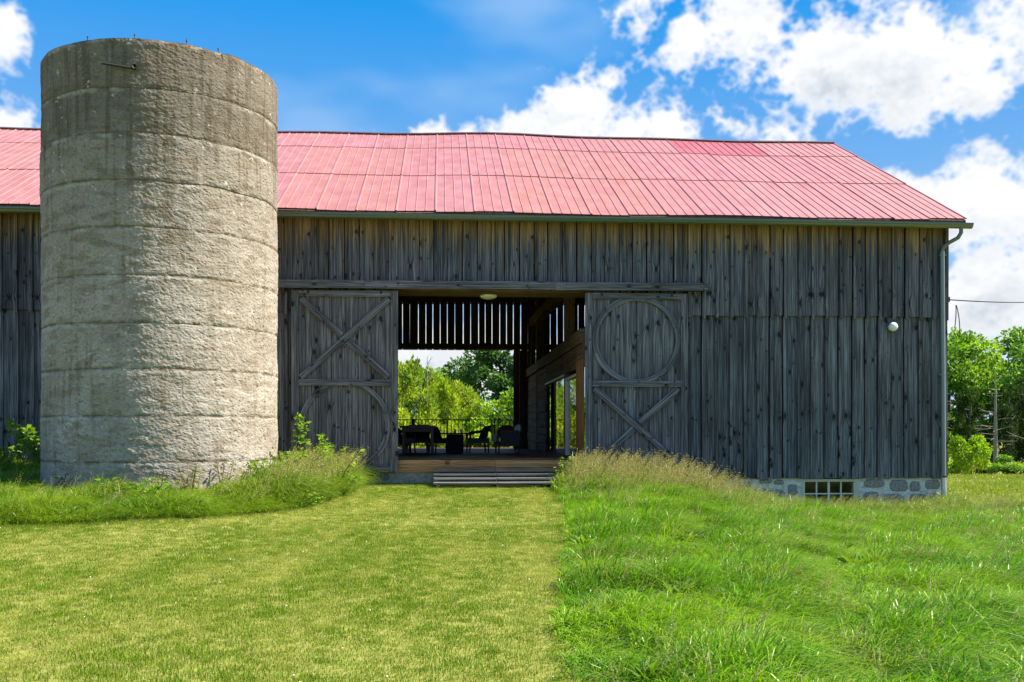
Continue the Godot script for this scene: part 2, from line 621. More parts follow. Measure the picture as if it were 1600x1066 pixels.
# ------------------------------------------------------------------ barn
func board(called: String, parent: Node, x0: float, x1: float, y0: float, y1: float, z: float, th: float, m: Material, tint: Color, eave := false) -> void:
	var mb := MB.new()
	var ln := y1 - y0
	var tilt := rng.randf_range(-0.0025, 0.0025)
	var t := T(Vector3((x0 + x1) / 2, (y0 + y1) / 2, z + rng.randf_range(-0.003, 0.003)), Vector3(rng.randf_range(-0.001, 0.001), rng.randf_range(-0.022, 0.022), tilt))
	var crown := rng.randf_range(-0.004, 0.009) if x1 - x0 > 0.1 else rng.randf_range(0.0, 0.002)
	if eave:
		mb.plank(t, Vector3(x1 - x0, ln, th), crown, Vector2(rng.randf() * 0.88, ln / 2.25), tint, Vector2(3.0, -2.25))
	else:
		mb.plank(t, Vector3(x1 - x0, ln, th), crown, Vector2(rng.randf() * 0.78, rng.randf() * maxf(0.0, 1.0 - ln / 4.2)), tint, Vector2(1.5, 4.2))
	part(called, mb, m, parent)

func grey_tint(spread := 0.44) -> Color:
	var k := 1.0 + rng.randf_range(-spread, spread)
	var w := rng.randf_range(-0.05, 0.05)
	return Color(k * (1.0 + w), k, k * (1.0 - w))

func beam(called: String, parent: Node, c: Vector3, s: Vector3, g: int, m: Material, tint := Color.WHITE, rot := Vector3.ZERO) -> MeshInstance3D:
	var mb := MB.new()
	var ln := s[g]
	mb.box(T(c, rot), s, g, Vector2(rng.randf() * 0.7, rng.randf() * maxf(0.0, 1.0 - ln / 4.0)), tint)
	return part(called, mb, m, parent)

func make_barn() -> void:
	rng.seed = 4242
	var barn := thing("barn", "long weathered grey board barn with a faded red metal roof and open sliding doors", "barn")
	# ---- front wall: vertical boards, the upper ones lapping over the lower, battens on the joints
	var wall := group_part("front_wall", barn)
	wall.set_meta("label", "weathered grey board and batten wall with knots")
	var x := 11.0
	while x > -16.0:
		var w := 0.303 + rng.randf_range(-0.022, 0.022)
		var x0 := x - w
		var over_door := x0 > -5.2 and x < 5.75
		var y0 := 4.16 + rng.randf_range(-0.012, 0.012)
		if over_door and x0 > -3.25 and x < 5.3: y0 = 4.7
		var shrink := 0.004 if rng.randf() < 0.2 else 0.04 + rng.randf() * 0.02
		board("board", wall, x0 + 0.004, x - shrink, y0, 6.27, 0.055, 0.028, M.eave_board, grey_tint(), true)
		var by := 4.1 + rng.randf_range(-0.02, 0.015)
		if y0 > 4.5: by = 4.705
		board("batten", wall, x - 0.034, x + rng.randf_range(0.018, 0.034), by, 6.25, 0.09, 0.042, M.eave_board, grey_tint(0.44), true)
		if x0 > 3.07 or x < -0.95 + 0.2:
			var lx0 := maxf(x0, 3.07) if x > 3.07 else x0
			board("board", wall, lx0 + 0.004, x - shrink if x > 0 else minf(x - shrink, -0.95), 0.64 + rng.randf_range(-0.012, 0.012), 4.78 if x0 > -3.4 and x < 5.4 else 4.24, 0.004, 0.026, M.board, grey_tint())
			if x > 3.12 or x < -1.1:
				board("batten", wall, x - 0.036, x + rng.randf_range(0.02, 0.032), 0.645 + rng.randf_range(-0.01, 0.02), 4.13, 0.037, 0.04, M.board, grey_tint(0.44))
		x = x0
	# corner board and the gable end behind it
	board("corner_board", wall, 10.99, 11.03, 0.6, 6.2, -0.06, 0.17, M.board, Color(0.9, 0.9, 0.9))
	var ge := MB.new()
	for gx in [10.96, -16.0]:
		var pts := [Vector2(0.0, 0.62), Vector2(0.0, 6.2), Vector2(RIDGE_Z, 9.9), Vector2(BACK_Z, 6.2), Vector2(BACK_Z, 0.62)]
		for s in [-0.02, 0.02]:
			for k in [1, 2, 3]:
				var a := Vector3(gx + s, pts[0].y, pts[0].x)
				var b := Vector3(gx + s, pts[k].y, pts[k].x)
				var c := Vector3(gx + s, pts[k + 1].y, pts[k + 1].x)
				if s > 0: ge.tri(a, c, b, Color.WHITE, Vector2(a.z / 1.5, a.y / 4), Vector2(c.z / 1.5, c.y / 4), Vector2(b.z / 1.5, b.y / 4))
				else: ge.tri(a, b, c, Color.WHITE, Vector2(a.z / 1.5, a.y / 4), Vector2(b.z / 1.5, b.y / 4), Vector2(c.z / 1.5, c.y / 4))
	part("gable_wall", ge, M.board, barn)

	# ---- hood over the door track
	var hx := [-5.25, -1.6, 2.4, 5.65]
	for k in 3:
		var hood := MB.new()
		var xa: float = hx[k] + 0.002
		var xb: float = hx[k + 1] - 0.002
		hood.box(T(Vector3((xa + xb) / 2, 4.705 + k * 0.008, 0.235), Vector3(0, 0, 0.004)), Vector3(xb - xa, 0.145, 0.028), 0, Vector2(rng.randf() * 0.7, 0), Color.WHITE)
		hood.box(T(Vector3((xa + xb) / 2, 4.80 + k * 0.008, 0.155), Vector3(0.16, 0, 0.004)), Vector3(xb - xa, 0.026, 0.2), 0, Vector2(rng.randf() * 0.7, 0), Color.WHITE)
		part("track_hood", hood, M.board, barn)
	beam("track_rail", barn, Vector3(0.2, 4.68, 0.13), Vector3(10.7, 0.05, 0.04), 0, M.dark_iron)
	# ---- sliding doors
	make_door(barn, -3.11, -0.91, false)
	make_door(barn, 3.035, 5.24, true)
	# ---- sill, floor and balcony behind
	beam("sill_beam", barn, Vector3(0.08, 0.982, -0.09), Vector3(2.1, 0.155, 0.26), 0, M.gold_wood, Color(1.3, 1.3, 1.3))
	beam("sill_beam", barn, Vector3(2.1, 0.982, -0.094), Vector3(1.93, 0.155, 0.26), 0, M.gold_wood, Color(1.05, 1.05, 1.1))
	beam("sill_beam", barn, Vector3(0.08, 0.852, -0.10), Vector3(2.1, 0.1, 0.25), 0, M.gold_wood, Color(1.5, 1.35, 1.1))
	beam("sill_beam", barn, Vector3(2.1, 0.852, -0.105), Vector3(1.93, 0.1, 0.25), 0, M.gold_wood, Color(1.1, 1.0, 0.9))
	var fl := MB.new()
	fl.box(T(Vector3(1.06, FLOOR_Y - 0.02, -0.02)), Vector3(4.0, 0.038, 0.12), 0, Vector2(0.2, 0.1), Color(1.4, 1.4, 1.4))
	for k in 24:
		var za := -0.082 - k * 0.7
		fl.box(T(Vector3(-2.5, FLOOR_Y - 0.02, za - 0.35)), Vector3(26.8, 0.038, 0.696), 0, Vector2(rng.randf(), rng.randf()), grey_tint(0.2), Vector2(1.5, 4.0))
	part("floor", fl, M.floor, barn)
	# ---- foundation
	make_foundation(barn)
	# ---- back wall with light showing between its boards
	var back := group_part("back_wall", barn)
	x = 10.9
	var gaps := 0
	while x > -6.5:
		var w := 0.262 + rng.randf_range(-0.03, 0.03)
		var x0 := x - w
		var y0 := 0.4
		if x0 > -3.3 and x < 2.75: y0 = 4.56
		var gap := 0.012 + rng.randf() * 0.017 if rng.randf() < 0.86 else 0.002
		board("board", back, x0 + gap, x - 0.003, y0, 6.45, BACK_Z, 0.025, M.brown_wood, grey_tint())
		x = x0
	beam("wall_girt", barn, Vector3(2.2, 4.68, BACK_Z + 0.12), Vector3(17.4, 0.19, 0.16), 0, M.brown_wood)
	beam("wall_plate", barn, Vector3(-2.5, 6.38, BACK_Z + 0.13), Vector3(26.9, 0.26, 0.2), 0, M.brown_wood)
	beam("door_post", barn, Vector3(2.83, 2.8, BACK_Z + 0.12), Vector3(0.2, 3.5, 0.2), 1, M.brown_wood)
	beam("door_post", barn, Vector3(-3.3, 2.8, BACK_Z + 0.12), Vector3(0.2, 3.5, 0.2), 1, M.brown_wood)
	beam("wall_panel", barn, Vector3(-11.3, 3.4, BACK_Z), Vector3(9.6, 6.0, 0.04), 1, M.brown_wood)
	# ---- front header and soffit inside the doorway
	beam("header_beam", barn, Vector3(1.1, 4.86, -0.17), Vector3(5.0, 0.44, 0.2), 0, M.brown_wood)
	beam("soffit_board", barn, Vector3(1.1, 4.655, -0.6), Vector3(4.3, 0.03, 0.62), 0, M.brown_wood)
	var lamp := MB.new()
	lamp.lathe(Vector3(1.02, 4.64, -0.62), [Vector2(0.0, -0.085), Vector2(0.1, -0.08), Vector2(0.17, -0.055), Vector2(0.19, -0.02), Vector2(0.185, 0.0), Vector2(0.0, 0.0)], 24)
	part("ceiling_lamp", lamp, M.lamp_globe, barn)
	make_partition(barn)
	make_roof(barn)
	make_gutter(barn)
	# ---- globe lamp on the wall
	var wl := group_part("wall_lamp", barn)
	wl.set_meta("label", "round white globe lamp on the board wall")
	var gb := MB.new()
	gb.blob(Vector3(9.753, 3.93, 0.17), Vector3(0.098, 0.098, 0.09), Color.WHITE, 14, 22)
	part("globe", gb, M.lamp_globe, wl)
	var gm := MB.new()
	gm.tube([Vector3(9.753, 3.93, 0.03), Vector3(9.753, 3.93, 0.1)], [0.06, 0.055], 14)
	part("lamp_mount", gm, M.white_paint, wl)

func arc(mb: MB, c: Vector3, r0: float, r1: float, a0: float, a1: float, th: float, off: Vector2, tint: Color) -> void:
	var n := 7
	for k in n:
		var p := a0 + (a1 - a0) * k / n
		var q := a0 + (a1 - a0) * (k + 1) / n
		var f := func(a: float, r: float, z: float) -> Vector3: return c + Vector3(cos(a) * r, sin(a) * r, z)
		var u := func(a: float, r: float) -> Vector2: return Vector2((r - r0) / 1.5, (a - a0) * r1 / 4.0) + off
		mb.quad(f.call(p, r0, th), f.call(p, r1, th), f.call(q, r1, th), f.call(q, r0, th), u.call(p, r0), u.call(p, r1), u.call(q, r1), u.call(q, r0), tint)
		mb.quad(f.call(p, r1, th), f.call(p, r1, 0.0), f.call(q, r1, 0.0), f.call(q, r1, th), u.call(p, r1), u.call(p, r1), u.call(q, r1), u.call(q, r1), tint)
		mb.quad(f.call(q, r0, th), f.call(q, r0, 0.0), f.call(p, r0, 0.0), f.call(p, r0, th), u.call(q, r0), u.call(q, r0), u.call(p, r0), u.call(p, r0), tint)

func make_door(barn: Node, x0: float, x1: float, ring_top: bool) -> void:
	var d := group_part("sliding_door", barn)
	d.set_meta("label", "grey plank sliding door with a ring above a crossed brace" if ring_top else "grey plank sliding door with a crossed brace above a ring")
	var y0 := 0.82
	var y1 := 4.60
	var ym := (y0 + y1) / 2 - 0.03
	var zb := 0.105
	var n := 8
	for k in n:
		var a := x0 + (x1 - x0) * k / n
		var b := x0 + (x1 - x0) * (k + 1) / n
		board("board", d, a + 0.004, b - 0.004, y0 + 0.02, y1 - 0.03, zb, 0.026, M.board, grey_tint(0.2) * 1.3)
	var zf := zb + 0.038
	var st := 0.15
	var lift := Color(1.3, 1.3, 1.3)
	beam("stile", d, Vector3(x0 + st / 2, (y0 + y1) / 2, zf), Vector3(st, y1 - y0, 0.05), 1, M.board, lift)
	beam("stile", d, Vector3(x1 - st / 2, (y0 + y1) / 2, zf), Vector3(st, y1 - y0, 0.05), 1, M.board, lift * 1.1)
	var cx := (x0 + x1) / 2
	var wi := x1 - x0 - 2 * st - 0.006
	for y in [y1 - 0.065, ym, y0 + 0.065]:
		beam("rail", d, Vector3(cx, y, zf + 0.012), Vector3(wi, 0.13, 0.05), 0, M.board, lift, Vector3(0, 0, rng.randf_range(-0.004, 0.004)))
	var ya := [ym + 0.065, y0 + 0.13]
	var yb := [y1 - 0.13, ym - 0.065]
	var top := 0
	var low := 1
	var ix := low if ring_top else top
	var ir := top if ring_top else low
	# crossed brace: one whole board on top of two halves
	var bx: float = wi / 2 - 0.02
	var by: float = (yb[ix] - ya[ix]) / 2 - 0.02
	var yc: float = (ya[ix] + yb[ix]) / 2
	var ang := atan2(by, bx)
	var ln := 2.0 * sqrt(bx * bx + by * by) - 0.05
	var s := -1.0 if ring_top else 1.0
	beam("brace", d, Vector3(cx, yc, zf + 0.014), Vector3(ln, 0.135, 0.05), 0, M.board, lift * 0.8, Vector3(0, 0, ang * s))
	for k in [-1.0, 1.0]:
		var r: float = ln / 4 + 0.035
		beam("brace", d, Vector3(cx + cos(ang) * r * k, yc - sin(ang) * r * k * s, zf + 0.008), Vector3(ln / 2 - 0.1, 0.135, 0.044), 0, M.board, lift * 1.05, Vector3(0, 0, -ang * s))
	# ring of sawn segments, its top and bottom under the rails
	var rc: float = (ya[ir] + yb[ir]) / 2
	for k in 6:
		var mb := MB.new()
		arc(mb, Vector3(cx, rc, zb + 0.013), 0.835, 0.945, TAU * k / 6 + 0.006 + 0.3, TAU * (k + 1) / 6 - 0.006 + 0.3, 0.045 + 0.004 * (k % 2), Vector2(rng.randf() * 0.8, rng.randf() * 0.7), lift * rng.randf_range(0.85, 1.1))
		part("ring_segment", mb, M.board, d)
	for hxx in [x0 + 0.35, x1 - 0.35]:
		var hg := MB.new()
		hg.box(T(Vector3(hxx, y1 + 0.02, zf + 0.035)), Vector3(0.05, 0.18, 0.012))
		part("hanger", hg, M.dark_iron, d)

func make_foundation(barn: Node) -> void:
	var f := group_part("foundation", barn)
	f.set_meta("label", "lime-washed fieldstone foundation under the boards")
	# wall either side of, above and below the cellar window
	var wx0 := 7.8
	var wx1 := 9.08
	for a in [[3.0, wx0, -2.4, 0.66], [wx1, 10.985, -2.4, 0.66], [wx0, wx1, -2.4, 0.06], [-16.0, -1.6, -1.2, 0.66]]:
		var mb := MB.new()
		mb.box(T(Vector3((a[0] + a[1]) / 2, (a[2] + a[3]) / 2, -0.26)), Vector3(a[1] - a[0], a[3] - a[2], 0.44))
		part("rubble_wall", mb, M.limewash, f)
	var fb := MB.new()
	fb.box(T(Vector3(-2.5, -0.85, BACK_Z + 0.25)), Vector3(26.9, 3.0, 0.4))
	fb.box(T(Vector3(10.76, -0.9, -7.0)), Vector3(0.44, 3.1, 13.0))
	fb.box(T(Vector3(-15.76, -0.4, -7.0)), Vector3(0.44, 2.1, 13.0))
	part("cellar_walls", fb, M.limewash, f)
	var cb := MB.new()
	cb.box(T(Vector3(0.7, 0.3, -0.17)), Vector3(4.6, 1.0, 0.32))
	part("concrete_footing", cb, M.concrete, f)
	# field stones standing a little proud
	var st := [[6.55, 0.5, 0.28, 0.16, 0], [6.95, 0.36, 0.2, 0.14, 1], [7.3, 0.56, 0.22, 0.1, 1], [7.0, 0.58, 0.3, 0.08, 2], [7.22, 0.3, 0.42, 0.22, 0], [6.3, 0.28, 0.36, 0.2, 1], [7.6, 0.4, 0.22, 0.24, 2],
		[9.42, 0.53, 0.46, 0.18, 0], [9.98, 0.48, 0.42, 0.26, 2], [9.85, 0.2, 0.46, 0.2, 1], [9.35, 0.24, 0.34, 0.22, 2], [10.34, 0.46, 0.24, 0.22, 1], [10.74, 0.5, 0.34, 0.2, 2], [10.42, 0.16, 0.4, 0.28, 2], [10.8, 0.2, 0.24, 0.26, 1], [5.9, 0.5, 0.34, 0.16, 0], [5.5, 0.45, 0.3, 0.22, 1], [8.1, -0.08, 0.5, 0.2, 1], [8.75, -0.1, 0.44, 0.2, 0]]
	var cols := [Color(1.35, 1.24, 1.18), Color(1.85, 1.8, 1.7), Color(2.05, 2.02, 1.95)]
	for a in st:
		var mb := MB.new()
		var n := 14
		var ring := []
		var rim := []
		for k in n:
			var t := TAU * k / n
			var cs := cos(t)
			var sn := sin(t)
			var q := pow(pow(absf(cs), 5.5) + pow(absf(sn), 5.5), -1.0 / 5.5) * rng.randf_range(0.95, 1.05)
			ring.append(Vector3(a[0] + cs * q * a[2] * 0.42, a[1] + sn * q * a[3] * 0.42, -0.012))
			rim.append(Vector3(a[0] + cs * q * a[2] * 0.5, a[1] + sn * q * a[3] * 0.5, -0.042))
		var cc := Vector3(a[0], a[1], -0.002)
		for k in n:
			var k2 := (k + 1) % n
			mb.tri(cc, ring[k], ring[k2], cols[a[4]])
			mb.quad(ring[k], rim[k], rim[k2], ring[k2], Vector2.ZERO, Vector2.ZERO, Vector2.ZERO, Vector2.ZERO, cols[a[4]])
		part("stone", mb, M.stone, f)
	# cellar window: frame, glazing bars and eight panes
	var w := group_part("cellar_window", barn)
	w.set_meta("label", "small eight-pane cellar window in a pale frame")
	var y0 := 0.06
	var y1 := 0.63
	var zf := -0.08
	beam("frame", w, Vector3(wx0 + 0.035, (y0 + y1) / 2, zf), Vector3(0.07, y1 - y0, 0.1), 1, M.window_frame)
	beam("frame", w, Vector3(wx1 - 0.06, (y0 + y1) / 2, zf), Vector3(0.12, y1 - y0, 0.1), 1, M.window_frame)
	beam("frame", w, Vector3((wx0 + wx1) / 2 - 0.025, y1 - 0.03, zf), Vector3(wx1 - wx0 - 0.195, 0.06, 0.096), 0, M.window_frame)
	beam("sill", w, Vector3((wx0 + wx1) / 2 - 0.025, y0 + 0.03, zf + 0.02), Vector3(wx1 - wx0 - 0.195, 0.06, 0.12), 0, M.window_frame)
	var gx0 := wx0 + 0.07
	var gx1 := wx1 - 0.12
	var gy0 := y0 + 0.06
	var gy1 := y1 - 0.06
	for k in [1, 2, 3]:
		var bw := 0.045 if k == 2 else 0.026
		beam("glazing_bar", w, Vector3(gx0 + (gx1 - gx0) * k / 4.0, (gy0 + gy1) / 2, zf), Vector3(bw, gy1 - gy0, 0.04), 1, M.white_paint)
	beam("glazing_bar", w, Vector3((gx0 + gx1) / 2, gy0 + (gy1 - gy0) * 0.42, zf + 0.003), Vector3(gx1 - gx0, 0.026, 0.04), 0, M.white_paint)
	for i in 4:
		for j in 2:
			var mb := MB.new()
			var a := gx0 + (gx1 - gx0) * i / 4.0 + 0.012
			var b := gx0 + (gx1 - gx0) * (i + 1) / 4.0 - 0.012
			var c := gy0 if j == 0 else gy0 + (gy1 - gy0) * 0.42 + 0.012
			var e := gy0 + (gy1 - gy0) * 0.42 - 0.012 if j == 0 else gy1
			mb.box(T(Vector3((a + b) / 2, (c + e) / 2, zf - 0.01)), Vector3(b - a, e - c, 0.004))
			part("pane", mb, M.cellar_glass, w)

func make_partition(barn: Node) -> void:
	var p := group_part("partition", barn)
	p.set_meta("label", "brown plank wall inside the doorway with glass doors")
	var xf := 3.0
	# planks between the back post and the glass door, laid in courses
	for seg in [[-13.75, -10.52], [-10.28, -7.64]]:
		var y := FLOOR_Y
		while y < 3.5:
			var h := rng.randf_range(0.2, 0.29)
			var y2 := minf(y + h, 3.58)
			beam("plank", p, Vector3(xf + 0.05 + rng.randf_range(-0.012, 0.012), (y + y2) / 2, (seg[0] + seg[1]) / 2), Vector3(0.06, y2 - y - 0.012, seg[1] - seg[0] - 0.01), 2, M.brown_wood, Color.WHITE * rng.randf_range(0.78, 1.2))
			y = y2
	for seg in [[-7.6, -3.26], [-3.04, -0.05]]:
		for k in 2:
			beam("plank", p, Vector3(xf + 0.05, 3.2 + k * 0.26, (seg[0] + seg[1]) / 2), Vector3(0.06, 0.25, seg[1] - seg[0] - 0.01), 2, M.brown_wood, Color.WHITE)
	# hewn beams and posts
	beam("hewn_beam", p, Vector3(xf + 0.08, 3.74, -10.5), Vector3(0.24, 0.26, 6.4), 2, M.brown_wood)
	beam("hewn_beam", p, Vector3(xf + 0.08, 3.72, -3.68), Vector3(0.24, 0.3, 7.2), 2, M.brown_wood, Color.WHITE)
	beam("hewn_beam", p, Vector3(xf + 0.1, 5.32, -8.8), Vector3(0.26, 0.26, 7.6), 2, M.brown_wood, Color.WHITE, Vector3(0.02, 0, 0))
	for z in [-10.4, -3.15]:
		beam("post", p, Vector3(xf + 0.12, 4.0, z), Vector3(0.24, 5.8, 0.22), 1, M.brown_wood)
	beam("post", p, Vector3(xf + 0.1, 3.7, -13.68), Vector3(0.14, 5.2, 0.1), 1, M.brown_wood, Color.WHITE)
	beam("brace", p, Vector3(xf + 0.1, 4.9, -12.2), Vector3(0.14, 2.2, 0.14), 1, M.brown_wood, Color.WHITE, Vector3(0.5, 0, 0))
	# sliding glass door
	var gd := group_part("glass_door", barn)
	gd.set_meta("label", "sliding glass door in the plank wall")
	beam("frame", gd, Vector3(xf + 0.04, 3.05, -5.43), Vector3(0.1, 0.06, 4.3), 2, M.white_paint)
	beam("frame", gd, Vector3(xf + 0.05, 2.06, -5.6), Vector3(0.06, 1.9, 0.07), 1, M.brown_wood)
	beam("frame", gd, Vector3(xf + 0.05, 2.06, -3.3), Vector3(0.06, 1.9, 0.06), 1, M.brown_wood)
	var pn := MB.new()
	pn.box(T(Vector3(xf + 0.05, 2.06, -4.45)), Vector3(0.006, 1.9, 2.22))
	part("pane", pn, M.glass, gd)
	var g2 := group_part("glass_door", barn)
	beam("frame", g2, Vector3(xf + 0.03, 2.0, -2.92), Vector3(0.08, 1.8, 0.14), 1, M.white_paint)
	beam("frame", g2, Vector3(xf + 0.03, 2.93, -2.0), Vector3(0.08, 0.06, 1.98), 2, M.white_paint)
	var pn2 := MB.new()
	pn2.box(T(Vector3(xf + 0.05, 2.0, -1.92)), Vector3(0.006, 1.8, 1.84))
	part("pane", pn2, M.glass, g2)
	for k in 4:
		beam("panel_board", p, Vector3(xf + 0.02, 2.16, -0.9 + k * 0.24), Vector3(0.05, 2.1, 0.236), 1, M.gold_wood, Color(0.8, 0.72, 0.65) * rng.randf_range(0.85, 1.1))
	# room behind the glass and an unseen wall added at left to darken the interior
	beam("room_wall", barn, Vector3(6.2, 3.0, -7.0), Vector3(0.05, 3.8, 13.6), 2, M.brown_wood)
	beam("room_ceiling", barn, Vector3(4.7, 4.0, -7.0), Vector3(3.0, 0.04, 13.6), 2, M.brown_wood)
	beam("added_bay_wall", barn, Vector3(-6.4, 3.7, -7.0), Vector3(0.06, 5.2, 13.6), 2, M.brown_wood)

func make_roof(barn: Node) -> void:
	var roof := group_part("roof", barn)
	roof.set_meta("label", "faded red ribbed metal roof")
	var e := Vector3(0, 6.22, 0.37)
	var r := Vector3(0, 10.0, RIDGE_Z)
	var up := (r - e)
	var ln := up.length()
	up = up / ln
	var nn := Vector3.RIGHT.cross(up).normalized()
	if nn.y < 0: nn = -nn
	# gentle sag of the old frame
	var sag := func(x: float, t: float) -> float:
		return (0.06 * exp(-pow((x - 1.8) / 2.2, 2.0)) - 0.07 * sm(-1.0, -9.0, x)) * t + 0.015 * sin(x * 1.3)
	var cuts := [0.0, 0.40, 0.78, 1.0]
	var x := 11.28
	var col := 0
	while x > -16.2:
		var w := 0.815
		for k in 3:
			var t0: float = cuts[k] - (0.0 if k == 0 else 0.012)
			var t1: float = cuts[k + 1]
			var jog := rng.randf_range(-0.006, 0.006)
			t0 += jog
			var mb := MB.new()
			var prof := []   # (x from the right edge, height)
			prof.append(Vector2(-0.03, 0.006))
			prof.append(Vector2(-0.012, 0.024))
			prof.append(Vector2(0.012, 0.024))
			prof.append(Vector2(0.03, 0.004))
			for q in [0.204, 0.408, 0.611]:
				prof.append(Vector2(q - 0.016, 0.003))
				prof.append(Vector2(q - 0.005, 0.015))
				prof.append(Vector2(q + 0.005, 0.015))
				prof.append(Vector2(q + 0.016, 0.003))
			prof.append(Vector2(w - 0.03, 0.003))
			prof.append(Vector2(w - 0.012, 0.021))
			var tint_v := rng.randf_range(0.95, 1.04)
			var tint := Color(tint_v, tint_v * rng.randf_range(0.97, 1.04), tint_v * rng.randf_range(0.97, 1.04))
			if k == 2 and x > 7.0 and x < 9.2:
				tint = Color(0.97, 0.56, 0.68) * rng.randf_range(0.94, 1.04)
			var rows := 7
			var buck := []
			for j in rows + 1:
				buck.append(rng.randf_range(-0.004, 0.006))
			var uo := Vector2(rng.randf() * 3.0, rng.randf() * 3.0)
			for j in rows:
				for a in prof.size() - 1:
					var pts := []
					var us := []
					for c in [[j, a], [j, a + 1], [j + 1, a + 1], [j + 1, a]]:
						var f: float = t0 + (t1 - t0) * c[0] / rows
						var pr: Vector2 = prof[c[1]]
						var px: float = x - pr.x
						var wob: float = 0.004 * sin(c[0] * 2.1 + col * 1.7 + k) if c[1] > 3 and c[1] < 16 else 0.002
						var h: float = pr.y + 0.004 + 0.014 * (1.0 - float(c[0]) / rows) * (1.0 if k > 0 else 0.3) + buck[c[0]] * 0.5
						pts.append(Vector3(px + wob, 0, 0) + e + up * (ln * f) + nn * h + Vector3(0, sag.call(px, f), 0))
						us.append(Vector2(px, f * ln) + uo)
					mb.quad(pts[0], pts[3], pts[2], pts[1], us[0], us[3], us[2], us[1], tint)
			# turned-down front edge of the sheet
			for a in prof.size() - 1:
				var h0: float = prof[a].y + 0.018
				var h1: float = prof[a + 1].y + 0.018
				var xa: float = x - prof[a].x
				var xb: float = x - prof[a + 1].x
				var o := e + up * (ln * t0)
				var sa := Vector3(0, sag.call(xa, t0), 0)
				var sb := Vector3(0, sag.call(xb, t0), 0)
				mb.quad(Vector3(xb, 0, 0) + o + sb, Vector3(xa, 0, 0) + o + sa, Vector3(xa, 0, 0) + o + sa + nn * h0 * (1.0 if k > 0 else 0.6), Vector3(xb, 0, 0) + o + sb + nn * h1 * (1.0 if k > 0 else 0.6), Vector2.ZERO, Vector2.ZERO, Vector2.ZERO, Vector2.ZERO, Color(0.6, 0.55, 0.55))
			var rusty := k < 2 and ((x > 2.2 and x < 4.8) or (x > -2.6 and x < -0.9))
			part("roof_panel", mb, M.roof_rust if rusty else M.roof, roof)
		x -= w
		col += 1
	# sheathing below, the far slope and the ridge cap
	var sh := MB.new()
	var d := MB.new()
	var far := Vector3(0, 6.22, 2 * RIDGE_Z - 0.37)
	var nx := 30
	for k in nx:
		var xa := 11.24 - 27.4 * k / nx
		var xb := 11.24 - 27.4 * (k + 1) / nx
		for q in [[e, r, sh, -0.02], [far, r, d, 0.0]]:
			var o: float = q[3]
			var pa: Vector3 = q[0]
			var pb: Vector3 = q[1]
			var a := pa + Vector3(xa, o + sag.call(xa, 0.0), 0)
			var b := pa + Vector3(xb, o + sag.call(xb, 0.0), 0)
			var c := pb + Vector3(xb, o + sag.call(xb, 1.0), 0)
			var dd := pb + Vector3(xa, o + sag.call(xa, 1.0), 0)
			var m: MB = q[2]
			var th := Vector3(0, -0.05, 0)
			if pa.z > -1:
				m.quad(b, a, dd, c, Vector2(xb, 0), Vector2(xa, 0), Vector2(xa, 8), Vector2(xb, 8), Color.WHITE)
				m.quad(b + th, c + th, dd + th, a + th, Vector2(xb, 0), Vector2(xb, 2), Vector2(xa, 2), Vector2(xa, 0), Color.WHITE)
				m.quad(b + th, a + th, a, b, Vector2(xb, 0), Vector2(xa, 0), Vector2(xa, 0.1), Vector2(xb, 0.1), Color.WHITE)
			else:
				m.quad(a, b, c, dd, Vector2(xa, 0), Vector2(xb, 0), Vector2(xb, 8), Vector2(xa, 8))
	part("sheathing", sh, M.brown_wood, roof)
	part("far_slope", d, M.roof, roof)
	var cap := MB.new()
	for k in nx:
		var xa := 11.3 - 27.4 * k / nx
		var xb := 11.3 - 27.4 * (k + 1) / nx
		var a := r + Vector3(xa, 0.06 + sag.call(xa, 1.0), 0)
		var b := r + Vector3(xb, 0.06 + sag.call(xb, 1.0), 0)
		var dn := -up * 0.13
		var dn2 := Vector3(0, dn.y, -dn.z)
		cap.quad(b + dn, a + dn, a, b, Vector2(xb, 0), Vector2(xa, 0), Vector2(xa, 0.1), Vector2(xb, 0.1), Color(0.22, 0.3, 0.32))
		cap.quad(a + dn2, b + dn2, b, a, Vector2(xb, 0), Vector2(xa, 0), Vector2(xa, 0.1), Vector2(xb, 0.1), Color(0.22, 0.3, 0.32))
		cap.quad(b + dn - nn * 0.05, a + dn - nn * 0.05, a + dn, b + dn, Vector2(xb, 0), Vector2(xa, 0), Vector2(xa, 0.1), Vector2(xb, 0.1), Color(0.2, 0.25, 0.3))
	part("ridge_cap", cap, M.roof, roof)
	# verge board on the gable
	var vb := MB.new()
	vb.quad(e + Vector3(11.27, -0.14, 0), r + Vector3(11.27, -0.14, 0), r + Vector3(11.27, 0.0, 0), e + Vector3(11.27, 0.0, 0), Vector2.ZERO, Vector2(0, 2), Vector2(0.1, 2), Vector2(0.1, 0))
	part("verge_board", vb, M.board, roof)

